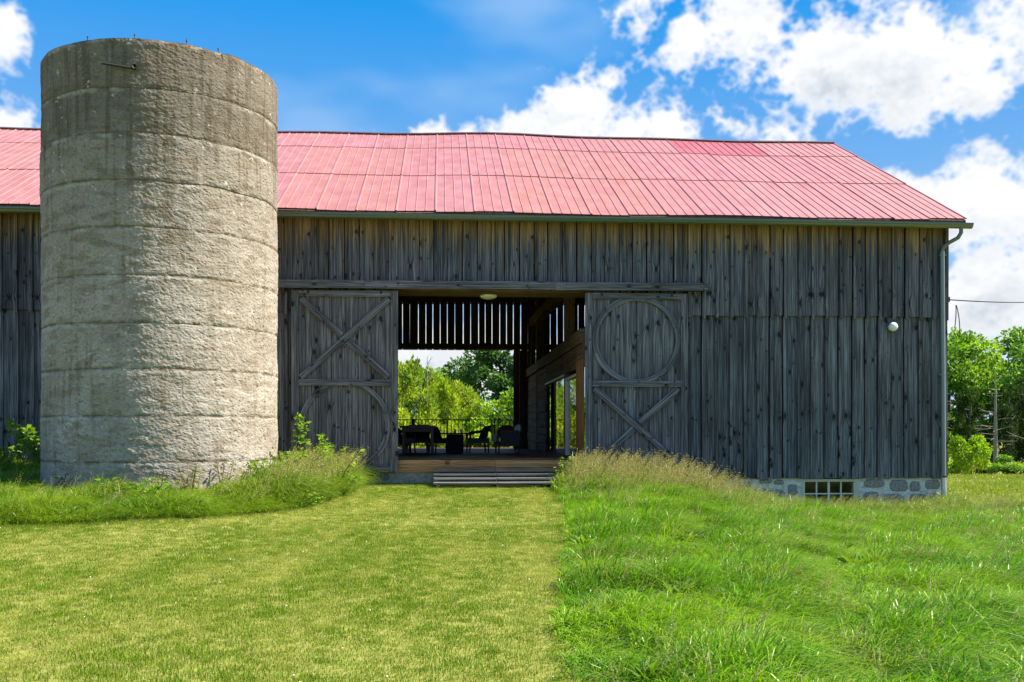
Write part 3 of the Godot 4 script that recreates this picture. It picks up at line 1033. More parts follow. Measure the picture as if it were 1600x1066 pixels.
func make_gutter(barn: Node) -> void:
	# ogee gutter swept along the eave
	var prof := [Vector2(0.285, 6.17), Vector2(0.285, 6.085), Vector2(0.36, 6.075), Vector2(0.395, 6.10), Vector2(0.412, 6.135), Vector2(0.428, 6.15), Vector2(0.43, 6.188), Vector2(0.415, 6.19), Vector2(0.41, 6.165)]
	var segs := [-16.2, -7.0, 0.9, 5.4, 11.42]
	for k in 4:
		var mb := MB.new()
		var xa: float = segs[k] + 0.002
		var xb: float = segs[k + 1] - 0.002
		var dy0 := -0.02 + 0.012 * sin(k * 2.0)
		var dy1 := -0.02 + 0.012 * sin(k * 2.0 + 2.0)
		if k == 3: dy1 = -0.035
		for j in prof.size() - 1:
			var p: Vector2 = prof[j]
			var q: Vector2 = prof[j + 1]
			mb.quad(Vector3(xa, p.y + dy0, p.x), Vector3(xb, p.y + dy1, p.x), Vector3(xb, q.y + dy1, q.x), Vector3(xa, q.y + dy0, q.x), Vector2.ZERO, Vector2.ZERO, Vector2.ZERO, Vector2.ZERO)
		for xe in [[xa, dy0], [xb, dy1]]:
			var c := Vector3(xe[0], 6.14 + xe[1], 0.34)
			for j in 6:
				mb.tri(c, Vector3(xe[0], prof[j].y + xe[1], prof[j].x), Vector3(xe[0], prof[j + 1].y + xe[1], prof[j + 1].x))
		part("gutter", mb, M.gutter, barn)
	var f := group_part("fascia", barn)
	beam("fascia_board", f, Vector3(-2.4, 6.14, 0.265), Vector3(27.3, 0.13, 0.03), 0, M.board, Color(0.8, 0.75, 0.7))
	beam("soffit", f, Vector3(-2.4, 6.215, 0.17), Vector3(27.3, 0.02, 0.2), 0, M.brown_wood)
	var d := group_part("downspout", barn)
	d.set_meta("label", "teal grey downspout with an offset elbow at the barn corner")
	var el := MB.new()
	el.tube([Vector3(11.18, 6.07, 0.35), Vector3(11.18, 5.95, 0.34), Vector3(11.13, 5.85, 0.31), Vector3(10.98, 5.76, 0.22), Vector3(10.9, 5.69, 0.16), Vector3(10.87, 5.6, 0.13), Vector3(10.87, 5.5, 0.13)], [0.042, 0.042, 0.043, 0.043, 0.043, 0.042, 0.042], 12)
	part("elbow", el, M.gutter, d)
	var pipe := MB.new()
	pipe.tube([Vector3(10.87, 5.58, 0.13), Vector3(10.885, 3.4, 0.13), Vector3(10.905, 0.7, 0.125)], [0.05, 0.05, 0.05], 12)
	part("pipe", pipe, M.spout, d)
	var foot := MB.new()
	foot.tube([Vector3(10.905, 0.66, 0.125), Vector3(10.91, 0.25, 0.13), Vector3(10.93, -0.12, 0.2)], [0.055, 0.055, 0.055], 12)
	part("foot_pipe", foot, M.galvanised, d)
	for y in [5.5, 2.9]:
		beam("strap", d, Vector3(10.88, y, 0.1), Vector3(0.14, 0.025, 0.12), 0, M.spout)

# ------------------------------------------------------------------ silo
func make_silo() -> void:
	rng.seed = 99
	var c := Vector3(-4.88, 0, 3.16)
	var s := thing("silo", "tall roofless round concrete silo with cast bands and stains", "silo", c)
	var rad := 1.95
	var ys := [0.2, 1.16, 1.89, 2.63, 3.36, 4.1, 4.85, 5.59, 6.32, 7.04, 7.80]
	var W := 1536
	var H := 1024
	var circ := TAU * rad
	var top := 7.9
	var fine := noise(1.0, 201, 4)
	var mid := noise(1.0, 202, 4)
	var big := noise(1.0, 203, 4)
	var px := PackedByteArray()
	px.resize(W * H * 3)
	var hp := PackedByteArray()
	hp.resize(W * H)
	for j in H:
		var y := top * (1.0 - (j + 0.5) / H)
		var band := 0
		var near := 9.0
		for k in ys.size():
			near = minf(near, absf(y - ys[k]))
			if y > ys[k]: band = k
		for i in W:
			var a := TAU * (i + 0.5) / W
			var p := Vector3(cos(a) * rad, y, sin(a) * rad)
			var n1 := fine.get_noise_3d(p.x * 16, p.y * 22, p.z * 16)
			var n2 := mid.get_noise_3d(p.x * 1.7, p.y * 5.0, p.z * 1.7)
			var n3 := big.get_noise_3d(p.x * 0.8, p.y * 0.9, p.z * 0.8)
			var run := mid.get_noise_3d(p.x * 7.0, p.y * 0.45, p.z * 7.0)
			var col := Color(0.285, 0.248, 0.205).lerp(Color(0.425, 0.388, 0.342), clampf(0.5 + n3 * 0.7 + n2 * 0.5, 0, 1))
			# brown film in level smears and runs
			col = col.lerp(Color(0.18, 0.14, 0.09), clampf(sm(-0.02, 0.4, n2) * 0.55 + sm(0.1, 0.5, run) * 0.35, 0, 0.8))
			# the two top casts are black with lichen and damp
			var dk := sm(6.22, 6.4, y + 0.25 * n2) * 0.34 + sm(3.7, 6.2, y + n3 * 1.6 + n2 * 1.2) * 0.34 + sm(0.05, 0.45, run) * sm(5.0, 7.2, y) * 0.6
			col = col.lerp(Color(0.10, 0.083, 0.06), clampf(dk, 0, 0.86))
			# pale scabs of render
			var sc := sm(0.42, 0.5, mid.get_noise_3d(p.x * 4.0 + 50, p.y * 5.0, p.z * 4.0)) * sm(-0.1, 0.1, n1)
			col = col.lerp(Color(0.52, 0.5, 0.45), sc * 0.6)
			# pitted casting joints
			var jt := sm(0.05, 0.0, near + n2 * 0.03) * sm(-0.35, 0.15, fine.get_noise_3d(p.x * 3 + 9, y * 3, p.z * 3))
			col = col.lerp(Color(0.13, 0.11, 0.075), jt * 0.75)
			# light painted on the ledge under each joint, faint form-board lines
			var lit_ledge := sm(0.0, 0.03, ys[mini(band + 1, 10)] - y + n2 * 0.03) * sm(0.1, 0.04, ys[mini(band + 1, 10)] - y + n2 * 0.03) * sm(-0.1, 0.35, big.get_noise_3d(p.x * 2 + 31, y * 2, p.z * 2))
			col = col.lerp(Color(0.5, 0.475, 0.42), lit_ledge * 0.4)
			var fb := absf(fmod(y + n2 * 0.05, 0.184) - 0.092)
			col = col.lerp(Color(0.16, 0.135, 0.09), sm(0.012, 0.0, fb) * 0.22 * sm(-0.2, 0.3, n3))
			var pit := sm(0.3, 0.52, fine.get_noise_3d(p.x * 11 + p.y * 4, p.y * 17, p.z * 11))
			col = col.lerp(Color(0.12, 0.1, 0.07), pit * 0.45)
			col = col * (1.0 + n1 * 0.34)
			if y > 7.72 and mid.get_noise_3d(p.x * 6 + 20, y * 6, p.z * 6) > 0.4: col = Color(0.26, 0.11, 0.04)
			var o := j * W + i
			px[o * 3] = s8(col.r)
			px[o * 3 + 1] = s8(col.g)
			px[o * 3 + 2] = s8(col.b)
			var hh := 0.7 + n1 * 0.4 - jt * 0.5 - pit * 0.6
			hp[o] = int(clampf(hh, 0, 1) * 255)
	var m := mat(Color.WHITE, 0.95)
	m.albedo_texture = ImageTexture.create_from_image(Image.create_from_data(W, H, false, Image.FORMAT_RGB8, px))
	m.heightmap_enabled = true
	m.heightmap_texture = ImageTexture.create_from_image(Image.create_from_data(W, H, false, Image.FORMAT_L8, hp))
	m.heightmap_scale = 1.6
	m.metallic_specular = 0.2
	var seg := 600
	for k in ys.size() - 1:
		var y0: float = ys[k] + 0.002
		var y1: float = ys[k + 1] - 0.002
		var rows := maxi(2, int((y1 - y0) / 0.022))
		var off := rng.randf_range(-0.007, 0.007)
		var mb := MB.new()
		for j in rows + 1:
			var f := float(j) / rows
			var y := lerpf(y0, y1, f)
			for i in seg + 1:
				var a := TAU * (i % seg) / seg
				var ca := cos(a)
				var sa := sin(a)
				var q := Vector3(ca * rad, y, sa * rad)
				# wavering joint line, bulge of each cast, rubble texture
				var wav := 0.028 * mid.get_noise_2d(ca * 2.4 + (k + f) * 3.0, sa * 2.4)
				var r := rad + off + 0.002 * sin(PI * f) + 0.022 * big.get_noise_3dv(q * 0.9) + 0.008 * mid.get_noise_3d(q.x * 2.5, q.y * 9, q.z * 2.5) + 0.0075 * fine.get_noise_3d(q.x * 13 + q.y * 3, q.y * 19, q.z * 13)
				if j == 0 or j == rows: r -= 0.003
				mb.vert(Vector3(ca * r, y + wav, sa * r), Vector3(ca, 0, sa), Vector2(float(i) / seg, 1.0 - (y + wav) / top), Color.WHITE)
		# smooth normals from the displaced grid
		for j in rows + 1:
			for i in seg + 1:
				var w := seg + 1
				var il := i - 1 if i > 0 else seg - 1
				var ir := i + 1 if i < seg else 1
				var t1 := mb.v[j * w + ir] - mb.v[j * w + il]
				var t2 := mb.v[mini(j + 1, rows) * w + i] - mb.v[maxi(j - 1, 0) * w + i]
				mb.n[j * w + i] = t2.cross(t1).normalized()
		for j in rows:
			for i in seg:
				var a := j * (seg + 1) + i
				var b := a + seg + 1
				mb.i.append_array(PackedInt32Array([a, a + 1, b, a + 1, b + 1, b]))
		# thickness: ledges and the inside face
		for i in seg / 4:
			var i0 := i * 4
			var i1 := i0 + 4
			var in0 := Vector3(cos(TAU * i0 / seg), 0, sin(TAU * i0 / seg)) * (rad - 0.16)
			var in1 := Vector3(cos(TAU * i1 / seg), 0, sin(TAU * i1 / seg)) * (rad - 0.16)
			var tp := Vector3(0, y1, 0)
			var bt := Vector3(0, y0, 0)
			var ot0 := mb.v[rows * (seg + 1) + i0]
			var ot1 := mb.v[rows * (seg + 1) + i1]
			mb.quad(ot0, in0 + tp, in1 + tp, ot1, Vector2(0.1, 0.02), Vector2(0.1, 0.03), Vector2(0.12, 0.03), Vector2(0.12, 0.02))
			mb.quad(mb.v[i0], mb.v[i1], in1 + bt, in0 + bt, Vector2(0.1, 0.5), Vector2(0.12, 0.5), Vector2(0.12, 0.52), Vector2(0.1, 0.52))
			mb.quad(in0 + bt, in0 + tp, in1 + tp, in1 + bt, Vector2(i0 * 1.0 / seg, 1 - y0 / top), Vector2(i0 * 1.0 / seg, 1 - y1 / top), Vector2(i1 * 1.0 / seg, 1 - y1 / top), Vector2(i1 * 1.0 / seg, 1 - y0 / top))
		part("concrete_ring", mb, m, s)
	# rods left in the rim, an iron bar in the wall
	for a in [48.0, 64.0, 88.0, 112.0]:
		var ar := deg_to_rad(a)
		var rd := MB.new()
		var b := Vector3(cos(ar) * 1.87, 7.72, sin(ar) * 1.87)
		rd.tube([b, b + Vector3(0, 0.17 + 0.03 * sin(a), 0)], [0.008, 0.008], 6)
		rd.tube([b + Vector3(0, 0.15, 0), b + Vector3(0, 0.17, 0)], [0.014, 0.014], 6)
		part("rod", rd, M.rust_iron, s)
	var dir := Vector3(4.88, 0, 17.84).normalized()
	var side := Vector3(dir.z, 0, -dir.x)
	var bar := MB.new()
	var p0 := (dir * 1.9 - side * 0.42).normalized() * 1.99 + Vector3(0, 7.33, 0)
	bar.tube([(dir * 1.9 - side * 0.92).normalized() * 2.08 + Vector3(0, 7.36, 0), p0 + Vector3(0, -0.02, 0)], [0.018, 0.02], 6)
	bar.tube([p0 - dir * 0.1, p0 + dir * 0.05], [0.035, 0.035], 8)
	part("iron_bar", bar, M.dark_iron, s)

# ------------------------------------------------------------------ steps, furniture, cable
func make_steps() -> void:
	rng.seed = 12
	var s := thing("wooden_steps", "low grey plank steps leading up to the barn doorway", "steps", Vector3(0, 0.56, 0.05))
	var tops := [[0.3, 0.285], [0.225, 0.555], [0.15, 0.82], [0.075, 1.08]]
	for k in 4:
		for h in 2:
			var xa := -0.16 if h == 0 else 1.135
			var xb := 1.125 if h == 0 else 2.3
			beam("tread", s, Vector3((xa + xb) / 2, tops[k][0] - 0.017, tops[k][1] - 0.14), Vector3(xb - xa, 0.034, 0.25), 0, M.step_wood, Color.WHITE * rng.randf_range(0.92, 1.08), Vector3(0, 0, rng.randf_range(-0.003, 0.003)))
	for x in [-0.08, 1.13, 2.22]:
		var mb := MB.new()
		for k in 4:
			mb.box(T(Vector3(x, (tops[k][0] - 0.05) / 2 - 0.05, tops[k][1] - 0.17)), Vector3(0.045, tops[k][0] - 0.05 + 0.1, 0.262), 1, Vector2(0.1, 0.1), Color.WHITE)
		part("stringer", mb, M.step_wood, s)

func legs(parent: Node, mt: Material, pts: Array, r: float, y1: float, splay := 0.0) -> void:
	for p in pts:
		var mb := MB.new()
		mb.tube([Vector3(p.x * (1.0 + splay), 0, p.y * (1.0 + splay)), Vector3(p.x, y1, p.y)], [r * 0.8, r], 8)
		part("leg", mb, mt, parent)

func wicker_chair(label: String, at: Vector3, turn: float, group: String, arms := true) -> Node3D:
	# faces +x before it is turned
	var c := thing("wicker_chair", label, "chair", at, turn, group)
	var seat := MB.new()
	seat.box(T(Vector3(0, 0.33, 0)), Vector3(0.54, 0.14, 0.56))
	part("seat", seat, M.wicker, c)
	var back := MB.new()
	# curved back that rolls outward at the top
	var prof := [Vector2(-0.22, 0.36), Vector2(-0.27, 0.5), Vector2(-0.31, 0.62), Vector2(-0.37, 0.72), Vector2(-0.45, 0.76), Vector2(-0.49, 0.73)]
	for j in prof.size() - 1:
		for q in 8:
			var t0 := (q / 8.0 - 0.5) * 2.0
			var t1 := ((q + 1) / 8.0 - 0.5) * 2.0
			var f := func(p: Vector2, t: float, th: float) -> Vector3: return Vector3(p.x + 0.13 * t * t + th, p.y - 0.03 * t * t * p.y, t * 0.31)
			var a: Vector2 = prof[j]
			var b: Vector2 = prof[j + 1]
			back.quad(f.call(a, t0, 0.04), f.call(b, t0, 0.04), f.call(b, t1, 0.04), f.call(a, t1, 0.04), Vector2(t0, a.y), Vector2(t0, b.y), Vector2(t1, b.y), Vector2(t1, a.y))
			back.quad(f.call(a, t1, 0.0), f.call(b, t1, 0.0), f.call(b, t0, 0.0), f.call(a, t0, 0.0), Vector2(t1, a.y), Vector2(t1, b.y), Vector2(t0, b.y), Vector2(t0, a.y))
	part("backrest", back, M.wicker, c)
	if arms:
		for s in [-1.0, 1.0]:
			var mb := MB.new()
			mb.tube([Vector3(-0.3, 0.62, 0.3 * s), Vector3(-0.1, 0.58, 0.31 * s), Vector3(0.16, 0.55, 0.3 * s), Vector3(0.25, 0.5, 0.28 * s), Vector3(0.25, 0.36, 0.27 * s)], [0.035, 0.035, 0.035, 0.035, 0.03], 8)
			part("armrest", mb, M.wicker, c)
	var ap := MB.new()
	for q in 9:
		var xx := -0.24 + 0.06 * q
		for s in [-0.26, 0.26]:
			ap.tube([Vector3(xx - 0.03, 0.27, s), Vector3(xx, 0.22 + 0.015 * (q % 2), s), Vector3(xx + 0.03, 0.27, s)], [0.008, 0.008, 0.008], 5, Color.WHITE, false)
	part("apron_weave", ap, M.wicker, c)
	legs(c, M.wicker, [Vector2(0.24, 0.25), Vector2(0.24, -0.25), Vector2(-0.23, 0.25), Vector2(-0.23, -0.25)], 0.024, 0.28, 0.12)
	return c

func make_furniture() -> void:
	rng.seed = 21
	var f := FLOOR_Y
	# dining table
	var t := thing("dining_table", "dark red-brown wooden dining table with square legs", "table", Vector3(-0.62, f, -5.7))
	var tp := MB.new()
	tp.box(T(Vector3(0, 0.7, 0)), Vector3(0.92, 0.05, 1.5))
	part("tabletop", tp, M.red_wood, t)
	var apr := MB.new()
	apr.box(T(Vector3(0, 0.62, 0.62)), Vector3(0.74, 0.1, 0.03))
	apr.box(T(Vector3(0, 0.62, -0.62)), Vector3(0.74, 0.1, 0.03))
	apr.box(T(Vector3(0.37, 0.62, 0)), Vector3(0.03, 0.1, 1.2))
	apr.box(T(Vector3(-0.37, 0.62, 0)), Vector3(0.03, 0.1, 1.2))
	part("apron", apr, M.red_wood, t)
	for p in [Vector2(0.37, 0.64), Vector2(-0.37, 0.64), Vector2(0.37, -0.64), Vector2(-0.37, -0.64)]:
		var lg := MB.new()
		lg.box(T(Vector3(p.x, 0.337, p.y)), Vector3(0.085, 0.674, 0.085))
		part("leg", lg, M.red_wood, t)
	var cl := MB.new()
	cl.box(T(Vector3(0, 0.004, 0)), Vector3(0.6, 0.008, 1.1))
	cl.box(T(Vector3(0, 0.02, 0.2), Vector3(0.02, 0.1, 0.03)), Vector3(0.5, 0.02, 0.5))
	var co := single("table_runner", cl, M.cloth.duplicate())
	(co.mesh.surface_get_material(0) as StandardMaterial3D).albedo_color = Color(0.06, 0.07, 0.1).linear_to_srgb()
	co.position = Vector3(-0.62, f + 0.726, -5.7)
	tag(co, "dark blue cloth lying on the dining table", "cloth")
	var bt := MB.new()
	bt.lathe(Vector3.ZERO, [Vector2(0.0, 0.0), Vector2(0.04, 0.0), Vector2(0.042, 0.1), Vector2(0.036, 0.13), Vector2(0.015, 0.165), Vector2(0.014, 0.21), Vector2(0.0, 0.212)], 14)
	var bo := single("bottle", bt, M.black_metal)
	bo.position = Vector3(-0.76, f + 0.756, -5.5)
	tag(bo, "small dark bottle standing on the dining table", "bottle")
	wicker_chair("dark wicker chair at the dining table with its back to the door edge", Vector3(-1.02, f, -5.55), 0.25, "wicker chairs")
	wicker_chair("dark wicker chair tucked behind the dining table", Vector3(-0.66, f, -6.9), 1.5, "wicker chairs")
	wicker_chair("dark wicker chair between the dining table and the low box table", Vector3(-0.02, f, -6.6), 0.35, "wicker chairs", false)
	wicker_chair("dark wicker armchair with a rolled back facing the low box table", Vector3(0.98, f, -5.9), PI + 0.12, "wicker chairs")
	# low table on a box base
	var lt := thing("low_table", "dark low table with a wide top on a square box base", "table", Vector3(0.36, f, -5.75))
	var lb := MB.new()
	lb.box(T(Vector3(0, 0.25, 0)), Vector3(0.45, 0.5, 0.45))
	part("base", lb, M.black_metal, lt)
	var ltt := MB.new()
	ltt.box(T(Vector3(0, 0.522, 0)), Vector3(1.0, 0.04, 0.8))
	part("tabletop", ltt, M.black_metal, lt)
	for k in 2:
		var cu := MB.new()
		cu.lathe(Vector3.ZERO, [Vector2(0.0, 0.002), Vector2(0.032, 0.0), Vector2(0.04, 0.1), Vector2(0.036, 0.1), Vector2(0.028, 0.012), Vector2(0.0, 0.012)], 14)
		var cup := single("tumbler", cu, M.white_paint)
		cup.position = Vector3(0.36 + k * 0.17, f + 0.542, -5.62 - 0.1 * k)
		tag(cup, "pale tumbler standing on the low box table", "cup", "tumblers on the low table")
	# boxy armchair seen from behind, with cushions
	var ac := thing("wicker_armchair", "grey square wicker armchair holding red and white cushions", "armchair", Vector3(1.76, f, -5.6), 0.1)
	var ab := MB.new()
	ab.box(T(Vector3(0.02, 0.4, 0.28), Vector3(-0.12, 0, 0)), Vector3(0.5, 0.42, 0.06), 1, Vector2.ZERO, Color(2.6, 2.6, 2.7))
	part("backrest", ab, M.wicker, ac)
	var as_ := MB.new()
	as_.box(T(Vector3(0, 0.26, -0.02)), Vector3(0.58, 0.12, 0.56), 1, Vector2.ZERO, Color(1.6, 1.6, 1.6))
	part("seat", as_, M.wicker, ac)
	for s in [-1.0, 1.0]:
		var mb := MB.new()
		mb.box(T(Vector3(0.29 * s, 0.38, -0.03)), Vector3(0.06, 0.2, 0.54), 1, Vector2.ZERO, Color(1.6, 1.6, 1.6))
		part("armrest", mb, M.wicker, ac)
	legs(ac, M.wicker, [Vector2(0.26, 0.24), Vector2(-0.26, 0.24), Vector2(0.26, -0.24), Vector2(-0.26, -0.24)], 0.024, 0.21, 0.06)
	for q in [[Vector3(1.74, f + 0.56, -5.5), Vector3(0.27, 0.2, 0.07), Color(0.1, 0.018, 0.014), Vector3(-0.25, 0.1, 0.05), "dark red cushion leaning in the grey wicker armchair"],
			[Vector3(2.02, f + 0.62, -5.56), Vector3(0.1, 0.17, 0.15), Color(0.55, 0.58, 0.66), Vector3(0.0, 0.3, -0.5), "pale grey cushion propped on the arm of the wicker armchair"],
			[Vector3(1.42, f + 0.40, -5.5), Vector3(0.1, 0.13, 0.12), Color(0.4, 0.4, 0.42), Vector3(0.2, 0.0, 0.3), "striped white blanket folded over the side of the wicker armchair"]]:
		var mb := MB.new()
		mb.blob(Vector3.ZERO, q[1], q[2], 8, 12)
		var o := single("cushion", mb, M.cloth)
		o.position = q[0]
		o.rotation = q[3]
		tag(o, q[4], "cushion" if q[4].contains("cushion") else "blanket")
	# railing of the balcony
	var rl := thing("balcony_railing", "thin black metal railing with upright bars behind the furniture", "railing", Vector3(0, f, -16.5))
	for y in [1.05, 0.1]:
		var mb := MB.new()
		mb.box(T(Vector3(-0.2, y, 0)), Vector3(6.8, 0.035, 0.035))
		part("rail", mb, M.black_metal, rl)
	var bal := MB.new()
	bal.box(T(Vector3(0, 0.575, 0)), Vector3(0.022, 0.91, 0.022))
	var bmesh := bal.mesh(M.black_metal)
	for k in 49:
		var o := MeshInstance3D.new()
		o.name = "baluster"
		o.mesh = bmesh
		o.position.x = -3.5 + k * 0.138
		rl.add_child(o, true)
	for x in [-3.6, -1.7, 0.2, 2.0, 3.2]:
		var mb := MB.new()
		mb.box(T(Vector3(x, 0.55, 0.0)), Vector3(0.045, 1.1, 0.045))
		part("post", mb, M.black_metal, rl)

func make_cable() -> void:
	var c := thing("power_cable", "black overhead power cable fixed to the barn corner with drip loops", "cable", Vector3(11.02, 4.56, -0.02))
	var pts := []
	var rad := []
	for k in 25:
		var t := k / 24.0
		pts.append(Vector3(19.0 * t, 3.5 * t - 0.5 * t * (1 - t), -24.0 * t))
		rad.append(0.014)
	var mb := MB.new()
	mb.tube(pts, rad, 6)
	part("cable", mb, M.black_metal, c)
	var bk := MB.new()
	bk.box(T(Vector3(0.04, 0.0, 0)), Vector3(0.1, 0.11, 0.06))
	part("bracket", bk, M.black_metal, c)
	for q in [[Vector3(0.22, 0.02, -0.25), Vector3(0.05, -0.18, -0.1), Vector3(0.06, -0.36, -0.02)], [Vector3(0.72, 0.0, -0.9), Vector3(0.55, -0.25, -0.55), Vector3(0.32, -0.6, -0.2)], [Vector3(0.76, 0.0, -0.95), Vector3(0.66, -0.34, -0.6), Vector3(0.36, -0.62, -0.25), Vector3(0.38, -0.75, -0.1)]]:
		var lp := MB.new()
		var cv := Curve3D.new()
		for p in q: cv.add_point(p)
		var ps := []
		var rs := []
		for k in 13:
			var u := k / 12.0
			var a: Vector3 = q[0].lerp(q[1], u).lerp(q[1].lerp(q[q.size() - 1], u), u)
			ps.append(a)
			rs.append(0.011)
		lp.tube(ps, rs, 6)
		part("drip_loop", lp, M.black_metal, c)

# ------------------------------------------------------------------ trees
func leaf(mb: MB, p: Vector3, d: Vector3, size: float, wide: float, col: Color, face := Vector3.ZERO) -> void:
	# a folded rhombus that points along d and turns its face towards the light
	var to := Vector3(rng.randf_range(-1, 1), rng.randf_range(-1, 1), rng.randf_range(-1, 1)) + face
	var side := d.cross(to).normalized()
	var nn := side.cross(d).normalized()
	var a := p
	var b := p + d * size * 0.45 + side * size * wide * 0.5 + nn * size * 0.09
	var c := p + d * size
	var e := p + d * size * 0.45 - side * size * wide * 0.5 + nn * size * 0.09
	mb.tri(a, b, c, col)
	mb.tri(a, c, e, col)

func crown(kind: String, sd: int, n: int, size: float, cols: Array) -> MB:
	rng.seed = sd
	var mb := MB.new()
	var lobes := []
	if kind == "broad":
		for k in 34:
			var a := rng.randf() * TAU
			var h := rng.randf_range(0.24, 0.95)
			var rr := 0.36 * sqrt(maxf(0.0, 1.0 - pow((h - 0.56) / 0.46, 2.0))) * sqrt(rng.randf_range(0.25, 1.0))
			lobes.append([Vector3(cos(a) * rr, h, sin(a) * rr), Vector3(1, 0.72, 1) * rng.randf_range(0.07, 0.13)])
	elif kind == "cedar":
		for k in 44:
			var a := rng.randf() * TAU
			var h := pow(rng.randf(), 1.15) * 0.93
			var rr := (0.30 * pow(1.0 - h, 0.62) + 0.02) * sqrt(rng.randf_range(0.3, 1.0))
			lobes.append([Vector3(cos(a) * rr, h, sin(a) * rr), Vector3(0.8, 1.7, 0.8) * rng.randf_range(0.04, 0.07)])
	else:
		for k in 9:
			var a := rng.randf() * TAU
			var rr := 0.36 * sqrt(rng.randf())
			lobes.append([Vector3(cos(a) * rr, rng.randf_range(0.3, 0.8), sin(a) * rr), Vector3(1, 0.8, 1) * rng.randf_range(0.14, 0.24)])
	for k in n:
		var l: Array = lobes[k % lobes.size()]
		var d := Vector3(rng.randfn(), rng.randfn(), rng.randfn()).normalized()
		var q: Vector3 = l[0] + d * (l[1] as Vector3) * pow(rng.randf(), 0.3) * 1.05
		var dir: Vector3
		if kind == "cedar":
			dir = (d * 0.6 + Vector3(0, 0.9, 0) + Vector3(rng.randfn(), rng.randfn(), rng.randfn()) * 0.25).normalized()
		else:
			dir = (d + Vector3(rng.randfn(), rng.randfn() - 0.25, rng.randfn()) * 0.55).normalized()
		var lt := rng.randf()
		var li: int = (k % lobes.size()) % cols.size()
		var c: Color = (cols[li] as Color) * (0.75 + 0.5 * lt)
		leaf(mb, q, dir, size * rng.randf_range(0.7, 1.3), 0.42 if kind == "cedar" else 0.75, c, Vector3(0.9, 0.5, 0.6))
	return mb

func trunk_mesh(sd: int, r: float, h: float, limbs: int, cedar := false) -> MB:
	rng.seed = sd
	var mb := MB.new()
	var pts := []
	var rad := []
	for k in 6:
		var t := k / 5.0
		pts.append(Vector3(0.012 * sin(t * 5.0 + sd), h * t, 0.012 * cos(t * 4.0 + sd)))
		rad.append(r * (1.0 - 0.72 * t) * (1.25 if k == 0 else 1.0))
	mb.tube(pts, rad, 7)
	for k in limbs:
		var t := rng.randf_range(0.35, 0.95)
		var a := rng.randf() * TAU
		var ln := rng.randf_range(0.14, 0.3) * (0.6 if cedar else 1.0)
		var b := Vector3(0, h * t, 0)
		var d := Vector3(cos(a), rng.randf_range(0.3, 0.9), sin(a)).normalized()
		mb.tube([b, b + d * ln * 0.5 + Vector3(0, -0.01, 0), b + d * ln + Vector3(0, 0.03, 0)], [r * 0.45, r * 0.28, r * 0.1], 5)
	return mb

func dead_tree(label: String, at: Vector3, h: float, sd: int, upright: bool, group: String) -> void:
	var t := thing("dead_tree", label, "tree", at, 0.0, group)
	rng.seed = sd
	var mb := MB.new()
	var lean := Vector3(rng.randf_range(-0.05, 0.05), 0, rng.randf_range(-0.05, 0.05)) * h
	mb.tube([Vector3.ZERO, Vector3(0, h * 0.4, 0) + lean * 0.3, Vector3(0, h * 0.75, 0) + lean * 0.7, Vector3(0, h, 0) + lean], [0.13, 0.09, 0.05, 0.012], 7)
	part("trunk", mb, M.dead_bark, t)
	var br := MB.new()
	for k in (26 if not upright else 16):
		var f := rng.randf_range(0.3, 0.97)
		var a := rng.randf() * TAU
		var b := Vector3(0, h * f, 0) + lean * f
		var ln := (1.0 - f * 0.75) * h * rng.randf_range(0.12, 0.3)
		var d := Vector3(cos(a), rng.randf_range(-0.15, 0.35) if not upright else rng.randf_range(0.7, 1.5), sin(a)).normalized()
		br.tube([b, b + d * ln * 0.55, b + d * ln + Vector3(0, -0.05 * ln if not upright else 0.12 * ln, 0)], [0.02, 0.011, 0.004], 4)
		if upright or k % 2 == 0:
			var m := b + d * ln * 0.55
			var d2 := (d + Vector3(rng.randf_range(-0.7, 0.7), rng.randf_range(-0.1, 0.5), rng.randf_range(-0.7, 0.7))).normalized()
			br.tube([m, m + d2 * ln * 0.5], [0.014, 0.004], 4)
	part("branches", br, M.dead_bark, t)

